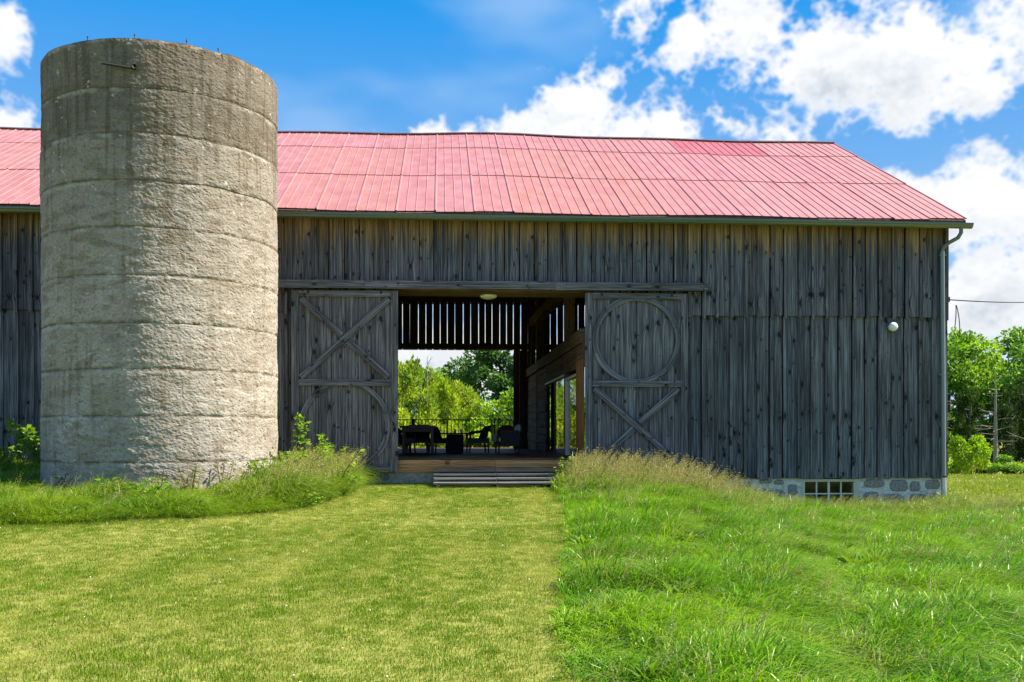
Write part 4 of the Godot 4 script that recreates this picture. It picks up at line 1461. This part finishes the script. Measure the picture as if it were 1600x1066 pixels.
func make_trees() -> void:
	var greens := [Color(0.177, 0.340, 0.037), Color(0.228, 0.414, 0.046), Color(0.124, 0.260, 0.033), Color(0.269, 0.446, 0.053)]
	var maple := [Color(0.072, 0.169, 0.045), Color(0.100, 0.216, 0.059), Color(0.059, 0.138, 0.041)]
	var cedar := [Color(0.387, 0.488, 0.050), Color(0.306, 0.420, 0.041), Color(0.454, 0.544, 0.067), Color(0.227, 0.339, 0.037)]
	var lime := [Color(0.306, 0.469, 0.034), Color(0.383, 0.536, 0.042), Color(0.230, 0.383, 0.031)]
	var dk := [Color(0.036, 0.075, 0.023), Color(0.052, 0.098, 0.029)]
	var crowns := {}
	for k in 3:
		crowns["broad%d" % k] = crown("broad", 700 + k, 9000, 0.03, greens).mesh(M.leaf)
		crowns["cedar%d" % k] = crown("cedar", 720 + k, 7600, 0.034, cedar).mesh(M.leaf)
	crowns["maple"] = crown("broad", 740, 17000, 0.028, maple).mesh(M.leaf)
	crowns["lime"] = crown("broad", 741, 9000, 0.032, lime).mesh(M.leaf)
	crowns["spruce"] = crown("cedar", 742, 7000, 0.03, dk).mesh(M.leaf)
	crowns["bush"] = crown("bush", 743, 3600, 0.062, lime).mesh(M.leaf)
	crowns["bush2"] = crown("bush", 744, 3600, 0.06, greens).mesh(M.leaf)
	var trunks := {"broad": trunk_mesh(1, 0.024, 0.8, 12).mesh(M.bark), "cedar": trunk_mesh(2, 0.02, 0.85, 10, true).mesh(M.bark), "bush": trunk_mesh(3, 0.02, 0.5, 14).mesh(M.bark)}
	# x, z, height, spread, crown, label, group
	var list := [
		# beyond the back opening
		[4.6, -55.0, 10.6, 1.05, "maple", "large dark green maple rounded above the cedars behind the barn", "", "maple_tree"],
		[-1.2, -58.0, 8.6, 0.8, "broad1", "small dark tree between the maple and the cedars behind the barn", "", "broadleaf_tree"],
		[1.6, -57.0, 8.4, 0.7, "broad0", "mid green tree rising behind the cedars next to the maple", "", "broadleaf_tree"],
		[-2.1, -33.5, 7.4, 1.2, "cedar0", "", "cedars", "cedar_tree"],
		[-0.4, -35.5, 6.6, 1.25, "cedar1", "", "cedars", "cedar_tree"],
		[0.9, -37.0, 6.5, 1.25, "cedar2", "", "cedars", "cedar_tree"],
		[2.0, -36.0, 5.2, 1.2, "cedar0", "", "cedars", "cedar_tree"],
		[-3.7, -34.5, 7.9, 1.15, "cedar2", "", "cedars", "cedar_tree"],
		[-5.6, -35.5, 7.2, 1.2, "cedar1", "", "cedars", "cedar_tree"],
		[-7.4, -34.5, 7.8, 1.15, "cedar0", "", "cedars", "cedar_tree"],
		[-1.2, -39.5, 7.4, 1.1, "cedar1", "", "cedars", "cedar_tree"],
		[0.2, -32.0, 4.1, 1.2, "cedar2", "", "cedars", "cedar_tree"],
		[1.4, -33.0, 3.9, 1.3, "cedar1", "", "cedars", "cedar_tree"],
		[4.2, -33.5, 6.0, 1.05, "lime", "bright yellow green tree in front of the maple behind the barn", "", "broadleaf_tree"],
		[7.6, -38.0, 6.2, 1.1, "broad2", "", "bank", "broadleaf_tree"],
		[10.4, -40.0, 6.4, 1.1, "lime", "", "bank", "broadleaf_tree"],
		[2.6, -44.0, 6.0, 1.2, "cedar2", "", "cedars", "cedar_tree"],
		[-10.0, -37.0, 8.0, 1.1, "broad0", "", "bank", "broadleaf_tree"],
		# wood at the right of the barn
		[30.0, -36.0, 8.6, 1.0, "broad0", "", "wood", "broadleaf_tree"],
		[33.4, -35.0, 8.1, 1.05, "broad1", "", "wood", "broadleaf_tree"],
		[36.5, -33.0, 8.3, 1.05, "broad2", "", "wood", "broadleaf_tree"],
		[27.8, -41.0, 8.6, 1.0, "broad2", "", "wood", "broadleaf_tree"],
		[32.0, -43.0, 9.4, 1.0, "broad1", "", "wood", "broadleaf_tree"],
		[38.0, -40.0, 9.2, 1.05, "broad0", "", "wood", "broadleaf_tree"],
		[42.0, -33.0, 9.2, 1.05, "broad1", "", "wood", "broadleaf_tree"],
		[46.0, -38.0, 10.2, 1.05, "broad2", "", "wood", "broadleaf_tree"],
		[25.5, -45.0, 9.4, 1.0, "broad1", "", "wood", "broadleaf_tree"],
		[26.2, -32.5, 6.3, 0.95, "lime", "bright green lower tree at the edge of the wood by the barn corner", "", "broadleaf_tree"],
		[30.0, -29.5, 5.4, 1.0, "spruce", "", "spruces", "spruce_tree"],
		[31.8, -30.0, 6.2, 0.9, "spruce", "", "spruces", "spruce_tree"],
		[28.2, -30.2, 5.2, 0.95, "spruce", "", "spruces", "spruce_tree"],
		[33.6, -29.0, 5.8, 0.9, "spruce", "", "spruces", "spruce_tree"],
		[36.0, -29.5, 6.0, 0.9, "spruce", "", "spruces", "spruce_tree"],
		[24.6, -33.5, 4.6, 1.1, "spruce", "", "spruces", "spruce_tree"],
	]
	var shared := {"cedars": ["yellow green cedar in the dense row behind the barn", "cedars behind the barn"], "bank": ["leafy tree on the bank beyond the balcony", "trees on the bank"],
		"wood": ["leafy green tree in the wood at the far side of the meadow", "trees of the wood"], "spruces": ["dark spruce standing under the edge of the wood", "spruces at the wood edge"]}
	var k := 0
	for a in list:
		var lb: String = a[5]
		var gr := ""
		if lb == "":
			lb = shared[a[6]][0]
			gr = shared[a[6]][1]
		var t := thing(a[7], lb, "tree", Vector3(a[0], ground_y(a[0], a[1]) - 0.05, a[1]), k * 1.9, gr)
		var con: bool = a[7] == "cedar_tree" or a[7] == "spruce_tree"
		var tr := MeshInstance3D.new()
		tr.name = "trunk"
		tr.mesh = trunks["cedar" if con else "broad"]
		t.add_child(tr)
		var cr := MeshInstance3D.new()
		cr.name = "crown"
		cr.mesh = crowns[a[4]]
		t.add_child(cr)
		t.scale = Vector3(a[2] * a[3], a[2], a[2] * a[3])
		k += 1
	# dead trees
	dead_tree("bare dead tree with upright branches above the cedars", Vector3(-0.9, ground_y(-0.9, -39), -38.5), 8.0, 5, true, "bare trees above the cedars")
	dead_tree("bare dead tree with upright branches above the cedars", Vector3(-3.0, ground_y(-3, -38), -38.0), 9.4, 9, true, "bare trees above the cedars")
	dead_tree("pale dead spruce with drooping bare twigs at the wood edge", Vector3(26.9, ground_y(26.9, -25.5), -25.5), 5.3, 31, false, "dead spruces at the wood edge")
	dead_tree("pale dead spruce with drooping bare twigs at the wood edge", Vector3(28.5, ground_y(28.5, -25), -25.2), 5.9, 32, false, "dead spruces at the wood edge")
	dead_tree("pale dead spruce with drooping bare twigs at the wood edge", Vector3(29.8, ground_y(29.8, -26), -26.4), 5.4, 33, false, "dead spruces at the wood edge")
	dead_tree("pale dead spruce with drooping bare twigs at the wood edge", Vector3(25.4, ground_y(25.4, -27), -27.6), 5.0, 34, false, "dead spruces at the wood edge")
	# shrubs in the meadow
	for a in [[21.3, -17.6, 1.95, 0.85, "bush", "round bright green shrub standing in the meadow near the barn corner"], [20.5, -19.2, 0.9, 1.3, "bush2", "low green shrub behind the round meadow shrub"], [25.0, -17.5, 2.3, 0.9, "bush", "tall yellow green shrub in front of the dead spruces"],
			[24.0, -19.5, 1.1, 1.6, "bush2", "wide low shrub spreading before the dead spruces"], [27.0, -20.0, 1.3, 1.5, "bush2", "broad green shrub at the foot of the wood"], [22.6, -21.0, 1.0, 1.4, "bush", "small yellow green shrub at the foot of the dark spruces"],
			[-2.9, -22.0, 3.2, 1.3, "bush", "yellow green shrub rising behind the balcony railing"], [-0.8, -24.0, 2.6, 1.4, "bush2", "green shrub below the balcony railing"], [1.6, -22.5, 2.5, 1.3, "bush", "lime green shrub behind the low table"], [3.0, -23.0, 2.9, 1.2, "bush2", "grey green shrub behind the wicker armchair"]]:
		var t := thing("shrub", a[5], "shrub", Vector3(a[0], ground_y(a[0], a[1]) - 0.05, a[1]), a[0])
		var tr := MeshInstance3D.new()
		tr.name = "stems"
		tr.mesh = trunks["bush"]
		t.add_child(tr)
		var cr := MeshInstance3D.new()
		cr.name = "foliage"
		cr.mesh = crowns[a[4]]
		t.add_child(cr)
		t.scale = Vector3(a[2] * a[3], a[2], a[2] * a[3])

# ------------------------------------------------------------------ weeds by the walls
func weed(label: String, x: float, z: float, h: float, spread: float, stems: int, leaves: int, size: float, cols: Array, sd: int, kind := "leafy_weed", group := "") -> void:
	rng.seed = sd
	var t := thing(kind, label, "plant", Vector3(x, ground_y(x, z) - 0.03, z), 0.0, group)
	var st := MB.new()
	var lf := MB.new()
	for k in stems:
		var a := rng.randf() * TAU
		var r := spread * sqrt(rng.randf()) * 0.55
		var b := Vector3(cos(a) * r * 0.5, 0, sin(a) * r * 0.5)
		var hh := h * rng.randf_range(0.55, 1.0) if k > 0 else h
		var tip := b + Vector3(cos(a) * r * 1.5, hh, sin(a) * r * 1.5)
		if k == 0: tip = b + Vector3(0.05, hh, 0)
		var mid := b.lerp(tip, 0.5) + Vector3(0, hh * 0.08, 0)
		st.tube([b, mid, tip], [0.009, 0.007, 0.003], 5, Color(0.09, 0.12, 0.03))
		for q in leaves:
			var f := pow(rng.randf(), 0.75)
			var p := b.lerp(mid, f * 2.0) if f < 0.5 else mid.lerp(tip, f * 2.0 - 1.0)
			var aa := rng.randf() * TAU
			var d := Vector3(cos(aa), rng.randf_range(-0.35, 0.4), sin(aa)).normalized()
			p += d * rng.randf_range(0.0, spread * 0.28) * (1.1 - f)
			leaf(lf, p, d, size * rng.randf_range(0.6, 1.25), 0.62, (cols[rng.randi() % cols.size()] as Color) * rng.randf_range(0.8, 1.25))
	part("stems", st, M.leaf, t)
	part("leaves", lf, M.leaf, t)

func make_plants() -> void:
	var g1 := [Color(0.17, 0.32, 0.022), Color(0.21, 0.37, 0.028), Color(0.25, 0.39, 0.038)]
	var g3 := [Color(0.17, 0.21, 0.04), Color(0.22, 0.24, 0.06), Color(0.12, 0.17, 0.03)]
	weed("tall leafy vine shooting up beside the left sliding door", -2.74, 1.6, 1.46, 0.3, 4, 40, 0.11, g1, 81, "climbing_weed")
	weed("leafy vine sprawling below the crossed door", -2.35, 1.7, 1.08, 0.6, 10, 34, 0.11, g1, 82, "climbing_weed")
	weed("dense broad leaved bush against the right flank of the silo", -2.95, 3.4, 0.82, 0.5, 16, 44, 0.11, g1, 83, "leafy_bush")
	weed("leafy bush between the silo and the barn wall", -7.35, 1.2, 1.15, 0.85, 24, 60, 0.12, g1, 84, "leafy_bush")
	weed("young sapling with a single leafy top behind the silo", -7.2, 1.25, 1.5, 0.35, 5, 44, 0.11, g1, 85, "leafy_bush")
	weed("low leafy weed at the foot of the barn wall left of the silo", -8.7, 1.4, 0.85, 0.8, 16, 36, 0.11, g1, 86, "leafy_bush")
	weed("upright yellowish weed growing against the silo base", -3.5, 4.75, 0.62, 0.2, 5, 20, 0.055, g3, 87, "upright_weed", "yellow weeds along the silo")
	weed("upright yellowish weed growing against the silo base", -3.95, 5.05, 0.52, 0.2, 5, 18, 0.055, g3, 88, "upright_weed", "yellow weeds along the silo")
	weed("upright yellowish weed growing against the silo base", -4.35, 5.25, 0.44, 0.2, 5, 16, 0.055, g3, 89, "upright_weed", "yellow weeds along the silo")
	weed("upright yellowish weed growing against the silo base", -3.15, 4.3, 0.66, 0.25, 6, 20, 0.06, g3, 90, "upright_weed", "yellow weeds along the silo")
	weed("upright yellowish weed growing against the silo base", -5.9, 5.0, 0.4, 0.22, 4, 14, 0.055, g3, 91, "upright_weed", "yellow weeds along the silo")
	weed("bushy leafy weed in the seed grass before the crossed door", -2.15, 2.6, 0.95, 0.7, 12, 30, 0.1, g1, 96, "leafy_weed")
	weed("bushy leafy weed at the right foot of the silo", -2.75, 4.3, 0.72, 0.6, 12, 28, 0.1, g1, 97, "leafy_weed")
	weed("broad leaved creeper spreading at the silo foot", -4.5, 5.6, 0.34, 0.7, 14, 14, 0.09, g1, 92, "creeper")
	weed("broad leaved creeper at the corner of the bank near the doorway", -1.95, 2.6, 0.42, 0.5, 12, 14, 0.08, g1, 93, "creeper")
	weed("green creeper at the lawn edge below the tall seed grass", -2.35, 4.7, 0.3, 0.5, 10, 14, 0.085, g1, 94, "creeper")
	weed("leafy weed growing beside the wooden steps", 2.62, 0.7, 0.62, 0.3, 6, 18, 0.075, g1, 95, "leafy_weed")

# ------------------------------------------------------------------ grass
func tuft(sd: int, n: int, h: float, spread: float, width: float, segs: int, lean: Vector2, droop: float) -> MB:
	rng.seed = sd
	var mb := MB.new()
	for k in n:
		var a := rng.randf() * TAU
		var r := spread * sqrt(rng.randf())
		var b := Vector3(cos(a) * r, -0.015, sin(a) * r)
		var yaw := rng.randf() * TAU
		var out := Vector3(cos(a) * 0.5 + cos(yaw) * 0.5 + lean.x, 0, sin(a) * 0.5 + sin(yaw) * 0.5 + lean.y)
		var side := Vector3(-sin(yaw), 0, cos(yaw))
		var hh := h * rng.randf_range(0.55, 1.1)
		var dr := droop * rng.randf_range(0.4, 1.2)
		var w := width * rng.randf_range(0.7, 1.2)
		var col := Color.WHITE * rng.randf_range(0.78, 1.2)
		if rng.randf() < 0.07: col = Color(1.45, 1.15, 1.5)
		var prev := b
		for j in segs:
			var t := (j + 1.0) / segs
			var p := b + Vector3(0, hh * (t - dr * 0.55 * t * t * t), 0) + out * hh * dr * t * t * 0.75
			var w0 := w * (1.0 - 0.85 * pow(float(j) / segs, 1.6))
			var w1 := w * (1.0 - 0.85 * pow(t, 1.6))
			if j == segs - 1:
				mb.tri(prev - side * w0 * 0.5, prev + side * w0 * 0.5, p, col)
			else:
				mb.quad(prev - side * w0 * 0.5, prev + side * w0 * 0.5, p + side * w1 * 0.5, p - side * w1 * 0.5, Vector2.ZERO, Vector2.ZERO, Vector2.ZERO, Vector2.ZERO, col)
			prev = p
	return mb

func seed_stalk(sd: int, n: int, h: float, spread: float, lean: Vector2) -> MB:
	rng.seed = sd
	var mb := MB.new()
	for k in n:
		var a := rng.randf() * TAU
		var b := Vector3(cos(a), 0, sin(a)) * spread * sqrt(rng.randf())
		var hh := h * rng.randf_range(0.7, 1.1)
		var out := Vector3(cos(a) * 0.16 + lean.x, 0, sin(a) * 0.16 + lean.y)
		var side := Vector3(cos(a + 1.4), 0, sin(a + 1.4)) * 0.0022
		var prev := b
		var stem := Color(0.25, 0.27, 0.09)
		for j in 4:
			var t := (j + 1) / 4.0
			var p := b + Vector3(0, hh * (t - 0.1 * t * t), 0) + out * hh * t * t
			mb.quad(prev - side, prev + side, p + side, p - side, Vector2.ZERO, Vector2.ZERO, Vector2.ZERO, Vector2.ZERO, stem)
			if j >= 2:
				for q in 9:
					var f := rng.randf()
					var c := prev.lerp(p, f)
					var d := Vector3(rng.randf_range(-1, 1) + lean.x * 2.0, rng.randf_range(0.1, 1.1), rng.randf_range(-1, 1)).normalized()
					leaf(mb, c + d * 0.006, d, rng.randf_range(0.016, 0.034) * (1.2 - 0.4 * t), 0.45, Color(0.55, 0.46, 0.25) * rng.randf_range(0.75, 1.25))
			prev = p
	return mb

func lawn_left(x: float) -> float:
	var p := [[-30.0, 8.6], [-9.0, 8.1], [-6.0, 7.75], [-4.57, 7.48], [-3.43, 7.0], [-2.9, 6.2], [-2.56, 5.5], [-2.06, 3.94], [-1.77, 1.88], [-1.6, 0.2], [-1.3, -0.6]]
	for k in p.size() - 1:
		if x < p[k + 1][0]: return lerpf(p[k][1], p[k + 1][1], clampf((x - p[k][0]) / (p[k + 1][0] - p[k][0]), 0, 1))
	return -1.0

func lawn_right(z: float) -> float:
	var p := [[-1.0, 2.4], [0.5, 2.36], [2.93, 2.2], [5.49, 1.99], [8.92, 1.58], [11.1, 1.28], [13.3, 0.99], [14.8, 0.8], [20.0, 0.1]]
	for k in p.size() - 1:
		if z < p[k + 1][0]: return lerpf(p[k][1], p[k + 1][1], clampf((z - p[k][0]) / (p[k + 1][0] - p[k][0]), 0, 1))
	return 0.1

func blocked(x: float, z: float) -> bool:
	if Vector2(x + 4.88, z - 3.16).length() < 1.97: return true
	if x > -0.22 and x < 2.36 and z < 1.18: return true
	return z < 0.02 and z > -17.0 and x < 11.05

func scatter(called: String, label: String, category: String, ms: Mesh, buf: PackedFloat32Array) -> void:
	var mm := MultiMesh.new()
	mm.transform_format = MultiMesh.TRANSFORM_3D
	mm.use_colors = true
	mm.mesh = ms
	mm.instance_count = buf.size() / 16
	mm.buffer = buf
	var o := MultiMeshInstance3D.new()
	o.name = called
	o.multimesh = mm
	add_child(o)
	tag(o, label, category)
	o.set_meta("kind", "stuff")

func put(buf: PackedFloat32Array, p: Vector3, yaw: float, s: Vector3, tilt: Vector2, c: Color) -> void:
	var b := Basis.from_euler(Vector3(tilt.x, yaw, tilt.y)) * Basis.from_scale(s)
	buf.append_array(PackedFloat32Array([b.x.x, b.y.x, b.z.x, p.x, b.x.y, b.y.y, b.z.y, p.y, b.x.z, b.y.z, b.z.z, p.z, c.r, c.g, c.b, 1.0]))

func make_grass() -> void:
	var pn := noise(0.22, 900, 4)
	var fn := noise(1.3, 901, 3)
	var hn := noise(0.55, 902, 3)
	# ---- mown lawn
	var lm := tuft(31, 11, 0.052, 0.055, 0.0052, 2, Vector2.ZERO, 0.9).mesh(M.blade)
	rng.seed = 500
	var buf := PackedFloat32Array()
	var edge := PackedFloat32Array()
	var flowers := PackedFloat32Array()
	for k in 105000:
		var z := rng.randf_range(0.0, 17.2)
		var x := rng.randf_range(-9.5, 2.5)
		if rng.randf() > (0.62 if z < 7.0 else 1.0): continue
		var jit := fn.get_noise_2d(x * 1.5, z * 1.5) * 0.16
		if z < lawn_left(x) + jit or x > lawn_right(z) + jit * 0.6 or blocked(x, z): continue
		if x < -3.6 - (17.0 - z) * 0.5: continue
		var a := pn.get_noise_2d(x * 2.2 + z * 0.5, z * 1.4)
		var b := fn.get_noise_2d(x * 1.2, z * 1.2)
		var stripe := sin((x + 0.095 * z) * 7.4 + fn.get_noise_2d(x * 0.4, z * 0.3) * 1.6) * 0.17
		var dry := clampf(0.22 + a * 0.7 + b * 0.45 + stripe * 1.3 + rng.randf_range(-0.3, 0.3), 0, 1)
		var c := Color(0.165, 0.275, 0.012).lerp(Color(0.40, 0.42, 0.09), dry) * rng.randf_range(0.78, 1.2)
		if rng.randf() < 0.04: c = Color(0.38, 0.34, 0.15)
		put(buf, Vector3(x, ground_y(x, z), z), rng.randf() * TAU, Vector3(1, rng.randf_range(0.55, 1.3) * (1.0 - 0.25 * clampf(a * 2.0, -1, 1)), 1), Vector2.ZERO, c)
		if rng.randf() < 0.0016:
			put(flowers, Vector3(x, ground_y(x, z) + 0.045, z), 0.0, Vector3.ONE * rng.randf_range(0.7, 1.2), Vector2.ZERO, Color(0.75, 0.74, 0.66))
	scatter("lawn_grass", "short mown yellow green lawn in front of the doorway", "grass", lm, buf)
	var fm := MB.new()
	fm.blob(Vector3.ZERO, Vector3(0.0065, 0.006, 0.0065), Color.WHITE, 4, 6)
	scatter("clover_flowers", "tiny white clover heads scattered over the mown lawn", "flowers", fm.mesh(M.cloth), flowers)

	# ---- long grass at the right of the lawn, bent by the wind
	var tall := []
	for k in 3:
		tall.append(tuft(40 + k, 12, 0.46, 0.1, 0.0105, 5, Vector2(0.6, 0.15), 1.35).mesh(M.blade))
	var bufs := [PackedFloat32Array(), PackedFloat32Array(), PackedFloat32Array()]
	var seeds := PackedFloat32Array()
	var mound := PackedFloat32Array()
	rng.seed = 510
	for k in 60000:
		var z := rng.randf_range(0.05, 17.0)
		var x := rng.randf_range(0.3, 14.0)
		var xr := lawn_right(z) + fn.get_noise_2d(x * 1.5, z * 1.5) * 0.1 - 0.02
		if x < xr or blocked(x, z): continue
		if x > 4.2 + (17.0 - z) * 0.62: continue
		if z < 7.0 and rng.randf() > 0.72: continue
		var into := sm(0.0, 0.5, x - xr)
		var hh := 0.62 + 1.0 * hn.get_noise_2d(x, z) + 0.45 * fn.get_noise_2d(x * 0.8, z * 0.8)
		hh = clampf(hh, 0.22, 1.45)
		# the unmown bank before the right door stands tallest
		var md := sm(4.4, 1.2, z) * sm(1.8, 2.9, x) * sm(7.2, 4.4, x)
		hh = hh * (0.55 + 0.45 * into) * (1.0 - 0.1 * md) + 1.08 * md
		var by_wall := sm(3.2, 1.0, z) * sm(6.5, 8.0, x)
		hh += 0.12 * by_wall
		var v := pn.get_noise_2d(x * 2.0 + 40, z * 2.0)
		var c := Color(0.12, 0.31, 0.005).lerp(Color(0.28, 0.48, 0.015), clampf(0.5 + v * 1.1 + rng.randf_range(-0.4, 0.4), 0, 1)) * rng.randf_range(0.7, 1.2)
		if rng.randf() < 0.1: c = Color(0.15, 0.29, 0.055)
		c = c.lerp(Color(0.34, 0.34, 0.1), clampf(md * 0.55 + by_wall * 0.25 + sm(0.25, 0.6, pn.get_noise_2d(x * 3, z * 3 + 70)) * 0.4, 0, 0.8))
		if rng.randf() < 0.04: c = Color(0.36, 0.3, 0.12)
		put(bufs[k % 3], Vector3(x, ground_y(x, z), z), rng.randfn() * 0.7 + 1.6 * hn.get_noise_2d(x * 0.9 + 60, z * 0.9), Vector3(1.0, hh, 1.0) * Vector3(0.8 + 0.3 * hh, 1, 0.8 + 0.3 * hh), Vector2(rng.randf_range(-0.1, 0.1), rng.randf_range(-0.15, 0.1)), c)
		var sp := 0.42 * md + 0.015 + 0.14 * by_wall + 0.08 * sm(0.25, 0.6, pn.get_noise_2d(x * 3, z * 3 + 70)) + 0.03 * sm(9.0, 4.0, z)
		if rng.randf() < sp:
			put(seeds, Vector3(x, ground_y(x, z), z), rng.randfn() * 0.6, Vector3.ONE * lerpf(0.55, 1.12, md) * rng.randf_range(0.7, 1.1), Vector2.ZERO, Color.WHITE)
	for k in 3:
		scatter("meadow_grass" if k == 0 else "meadow_grass_%03d" % k, "long wind-bent bright green grass right of the mown lawn", "grass", tall[k], bufs[k])
	var sm_mesh := seed_stalk(60, 4, 0.84, 0.09, Vector2(0.3, 0.06)).mesh(M.blade)
	scatter("seed_grass", "pale beige seed heads over the tall grass by the right door", "grass", sm_mesh, seeds)

	# ---- tussocks that stand out of the long grass
	var tus := []
	for k in 2:
		tus.append(tuft(90 + k, 110, 0.74, 0.15, 0.009, 7, Vector2(0.35, 0.2), 1.5).mesh(M.blade))
	rng.seed = 540
	for a in [[1.45, 11.6, "arching tussock of long grass at the edge of the mown lawn"], [3.0, 12.2, ""], [4.6, 10.8, ""], [3.9, 13.6, ""], [6.4, 8.4, ""], [2.9, 8.8, ""], [7.6, 6.6, ""], [5.2, 6.9, ""], [8.6, 4.6, ""]]:
		var lb: String = a[2]
		var t := thing("grass_tussock", lb if lb else "arching tussock of long grass in the meadow right of the lawn", "grass", Vector3(a[0], ground_y(a[0], a[1]), a[1]), rng.randf() * 1.2 - 0.6, "" if lb else "tussocks in the meadow")
		var o := MeshInstance3D.new()
		o.name = "blades"
		o.mesh = tus[int(a[0] * 10) % 2]
		var tm: StandardMaterial3D = M.blade.duplicate()
		tm.albedo_color = Color(0.2, 0.36, 0.02).lerp(Color(0.3, 0.42, 0.035), rng.randf()).linear_to_srgb()
		o.material_override = tm
		t.add_child(o)
		t.scale = Vector3.ONE * rng.randf_range(0.75, 1.05)

	# ---- broad-leaved weeds among the long grass
	rng.seed = 61
	var ro := MB.new()
	for k in 15:
		var an := TAU * k / 15.0 + rng.randf() * 0.4
		var d := Vector3(cos(an), rng.randf_range(0.35, 1.3), sin(an)).normalized()
		leaf(ro, Vector3(0, 0.02, 0) + d * 0.02, d, rng.randf_range(0.14, 0.3), 0.34, Color.WHITE * rng.randf_range(0.8, 1.2), Vector3(0, 1.5, 0))
	var rb := PackedFloat32Array()
	rng.seed = 515
	for k in 620:
		var x := rng.randf_range(-9.0, 13.0)
		var z := rng.randf_range(0.2, 16.5)
		if blocked(x, z) or (x > -1.2 and x < lawn_right(z) + 0.1) or (x <= -1.2 and z > lawn_left(x) - 0.15) or x > 4.4 + (17.0 - z) * 0.62: continue
		if fn.get_noise_2d(x * 0.5 + 13, z * 0.5) < -0.1 and k % 3: continue
		var c := Color(0.1, 0.22, 0.03).lerp(Color(0.2, 0.32, 0.03), rng.randf())
		put(rb, Vector3(x, ground_y(x, z), z), rng.randf() * TAU, Vector3.ONE * rng.randf_range(0.5, 1.05), Vector2(rng.randf_range(-0.15, 0.15), rng.randf_range(-0.15, 0.15)), c)
	scatter("meadow_weeds", "broad leaved weeds scattered through the long grass", "weeds", ro.mesh(M.leaf), rb)

	# ---- bank of long grass before the silo
	var b3 := [PackedFloat32Array(), PackedFloat32Array(), PackedFloat32Array()]
	var s2 := PackedFloat32Array()
	rng.seed = 520
	for k in 26000:
		var x := rng.randf_range(-11.0, -0.9)
		var z := rng.randf_range(0.05, 8.6)
		var zl := lawn_left(x) + fn.get_noise_2d(x * 1.5, z * 1.5) * 0.12
		if z > zl or blocked(x, z): continue
		var into := sm(0.0, 0.6, zl - z)
		var hh := clampf(0.72 + 0.75 * hn.get_noise_2d(x + 30, z), 0.25, 1.25)
		var md := sm(-3.7, -2.6, x) * sm(-1.35, -2.0, x) * sm(6.0, 4.6, z)
		hh = hh * (0.5 + 0.5 * into) + 1.2 * md * into
		var v := pn.get_noise_2d(x * 2.0 - 40, z * 2.0)
		var c := Color(0.13, 0.26, 0.010).lerp(Color(0.27, 0.4, 0.024), clampf(0.55 + v * 1.1 + rng.randf_range(-0.25, 0.25), 0, 1))
		c = c.lerp(Color(0.22, 0.33, 0.05), md * 0.4)
		if rng.randf() < 0.05: c = Color(0.36, 0.3, 0.12)
		put(b3[k % 3], Vector3(x, ground_y(x, z), z), rng.randfn() * 1.2, Vector3(0.8 + 0.3 * hh, hh, 0.8 + 0.3 * hh), Vector2(rng.randf_range(-0.12, 0.12), rng.randf_range(-0.12, 0.12)), c)
		if rng.randf() < 0.03 + 0.26 * md * into + 0.05 * sm(2.9, 2.1, Vector2(x + 4.88, z - 3.16).length()) * sm(-6.5, -4.5, x):
			put(s2, Vector3(x, ground_y(x, z), z), rng.randfn() * 0.9, Vector3.ONE * lerpf(0.55, 1.1, md) * rng.randf_range(0.7, 1.1), Vector2.ZERO, Color(0.95, 1.0, 0.9))
	for k in 3:
		scatter("bank_grass" if k == 0 else "bank_grass_%03d" % k, "long bright grass on the bank in front of the silo", "grass", tall[k], b3[k])
	scatter("seed_grass_001", "pale seed heads over the tall grass below the crossed door", "grass", sm_mesh, s2)

	# ---- field beyond the barn corner and behind the barn
	var fb := PackedFloat32Array()
	var fieldm := tuft(70, 14, 0.3, 0.22, 0.016, 3, Vector2(0.3, 0.0), 0.9).mesh(M.blade)
	rng.seed = 530
	for k in 24000:
		var x := rng.randf_range(9.0, 38.0) if k % 4 else rng.randf_range(-9.0, 9.0)
		var z := rng.randf_range(-34.0, 3.0) if k % 4 else rng.randf_range(-32.0, -17.2)
		if blocked(x, z) or (x < 13.5 and z > 0.0): continue
		var v := pn.get_noise_2d(x * 0.8, z * 0.8 + 200)
		var strip := 1.0 if sin(z * 0.9 + x * 0.15) > 0.0 else 0.0
		var c := Color(0.17, 0.26, 0.016).lerp(Color(0.32, 0.37, 0.06), clampf(0.5 + v + 0.2 * strip, 0, 1))
		put(fb, Vector3(x, ground_y(x, z), z), rng.randf() * TAU, Vector3(1.2, rng.randf_range(0.3, 0.9) * (0.6 + 0.5 * strip), 1.2), Vector2.ZERO, c)
	scatter("field_grass", "rough grass of the field between the barn corner and the wood", "grass", fieldm, fb)
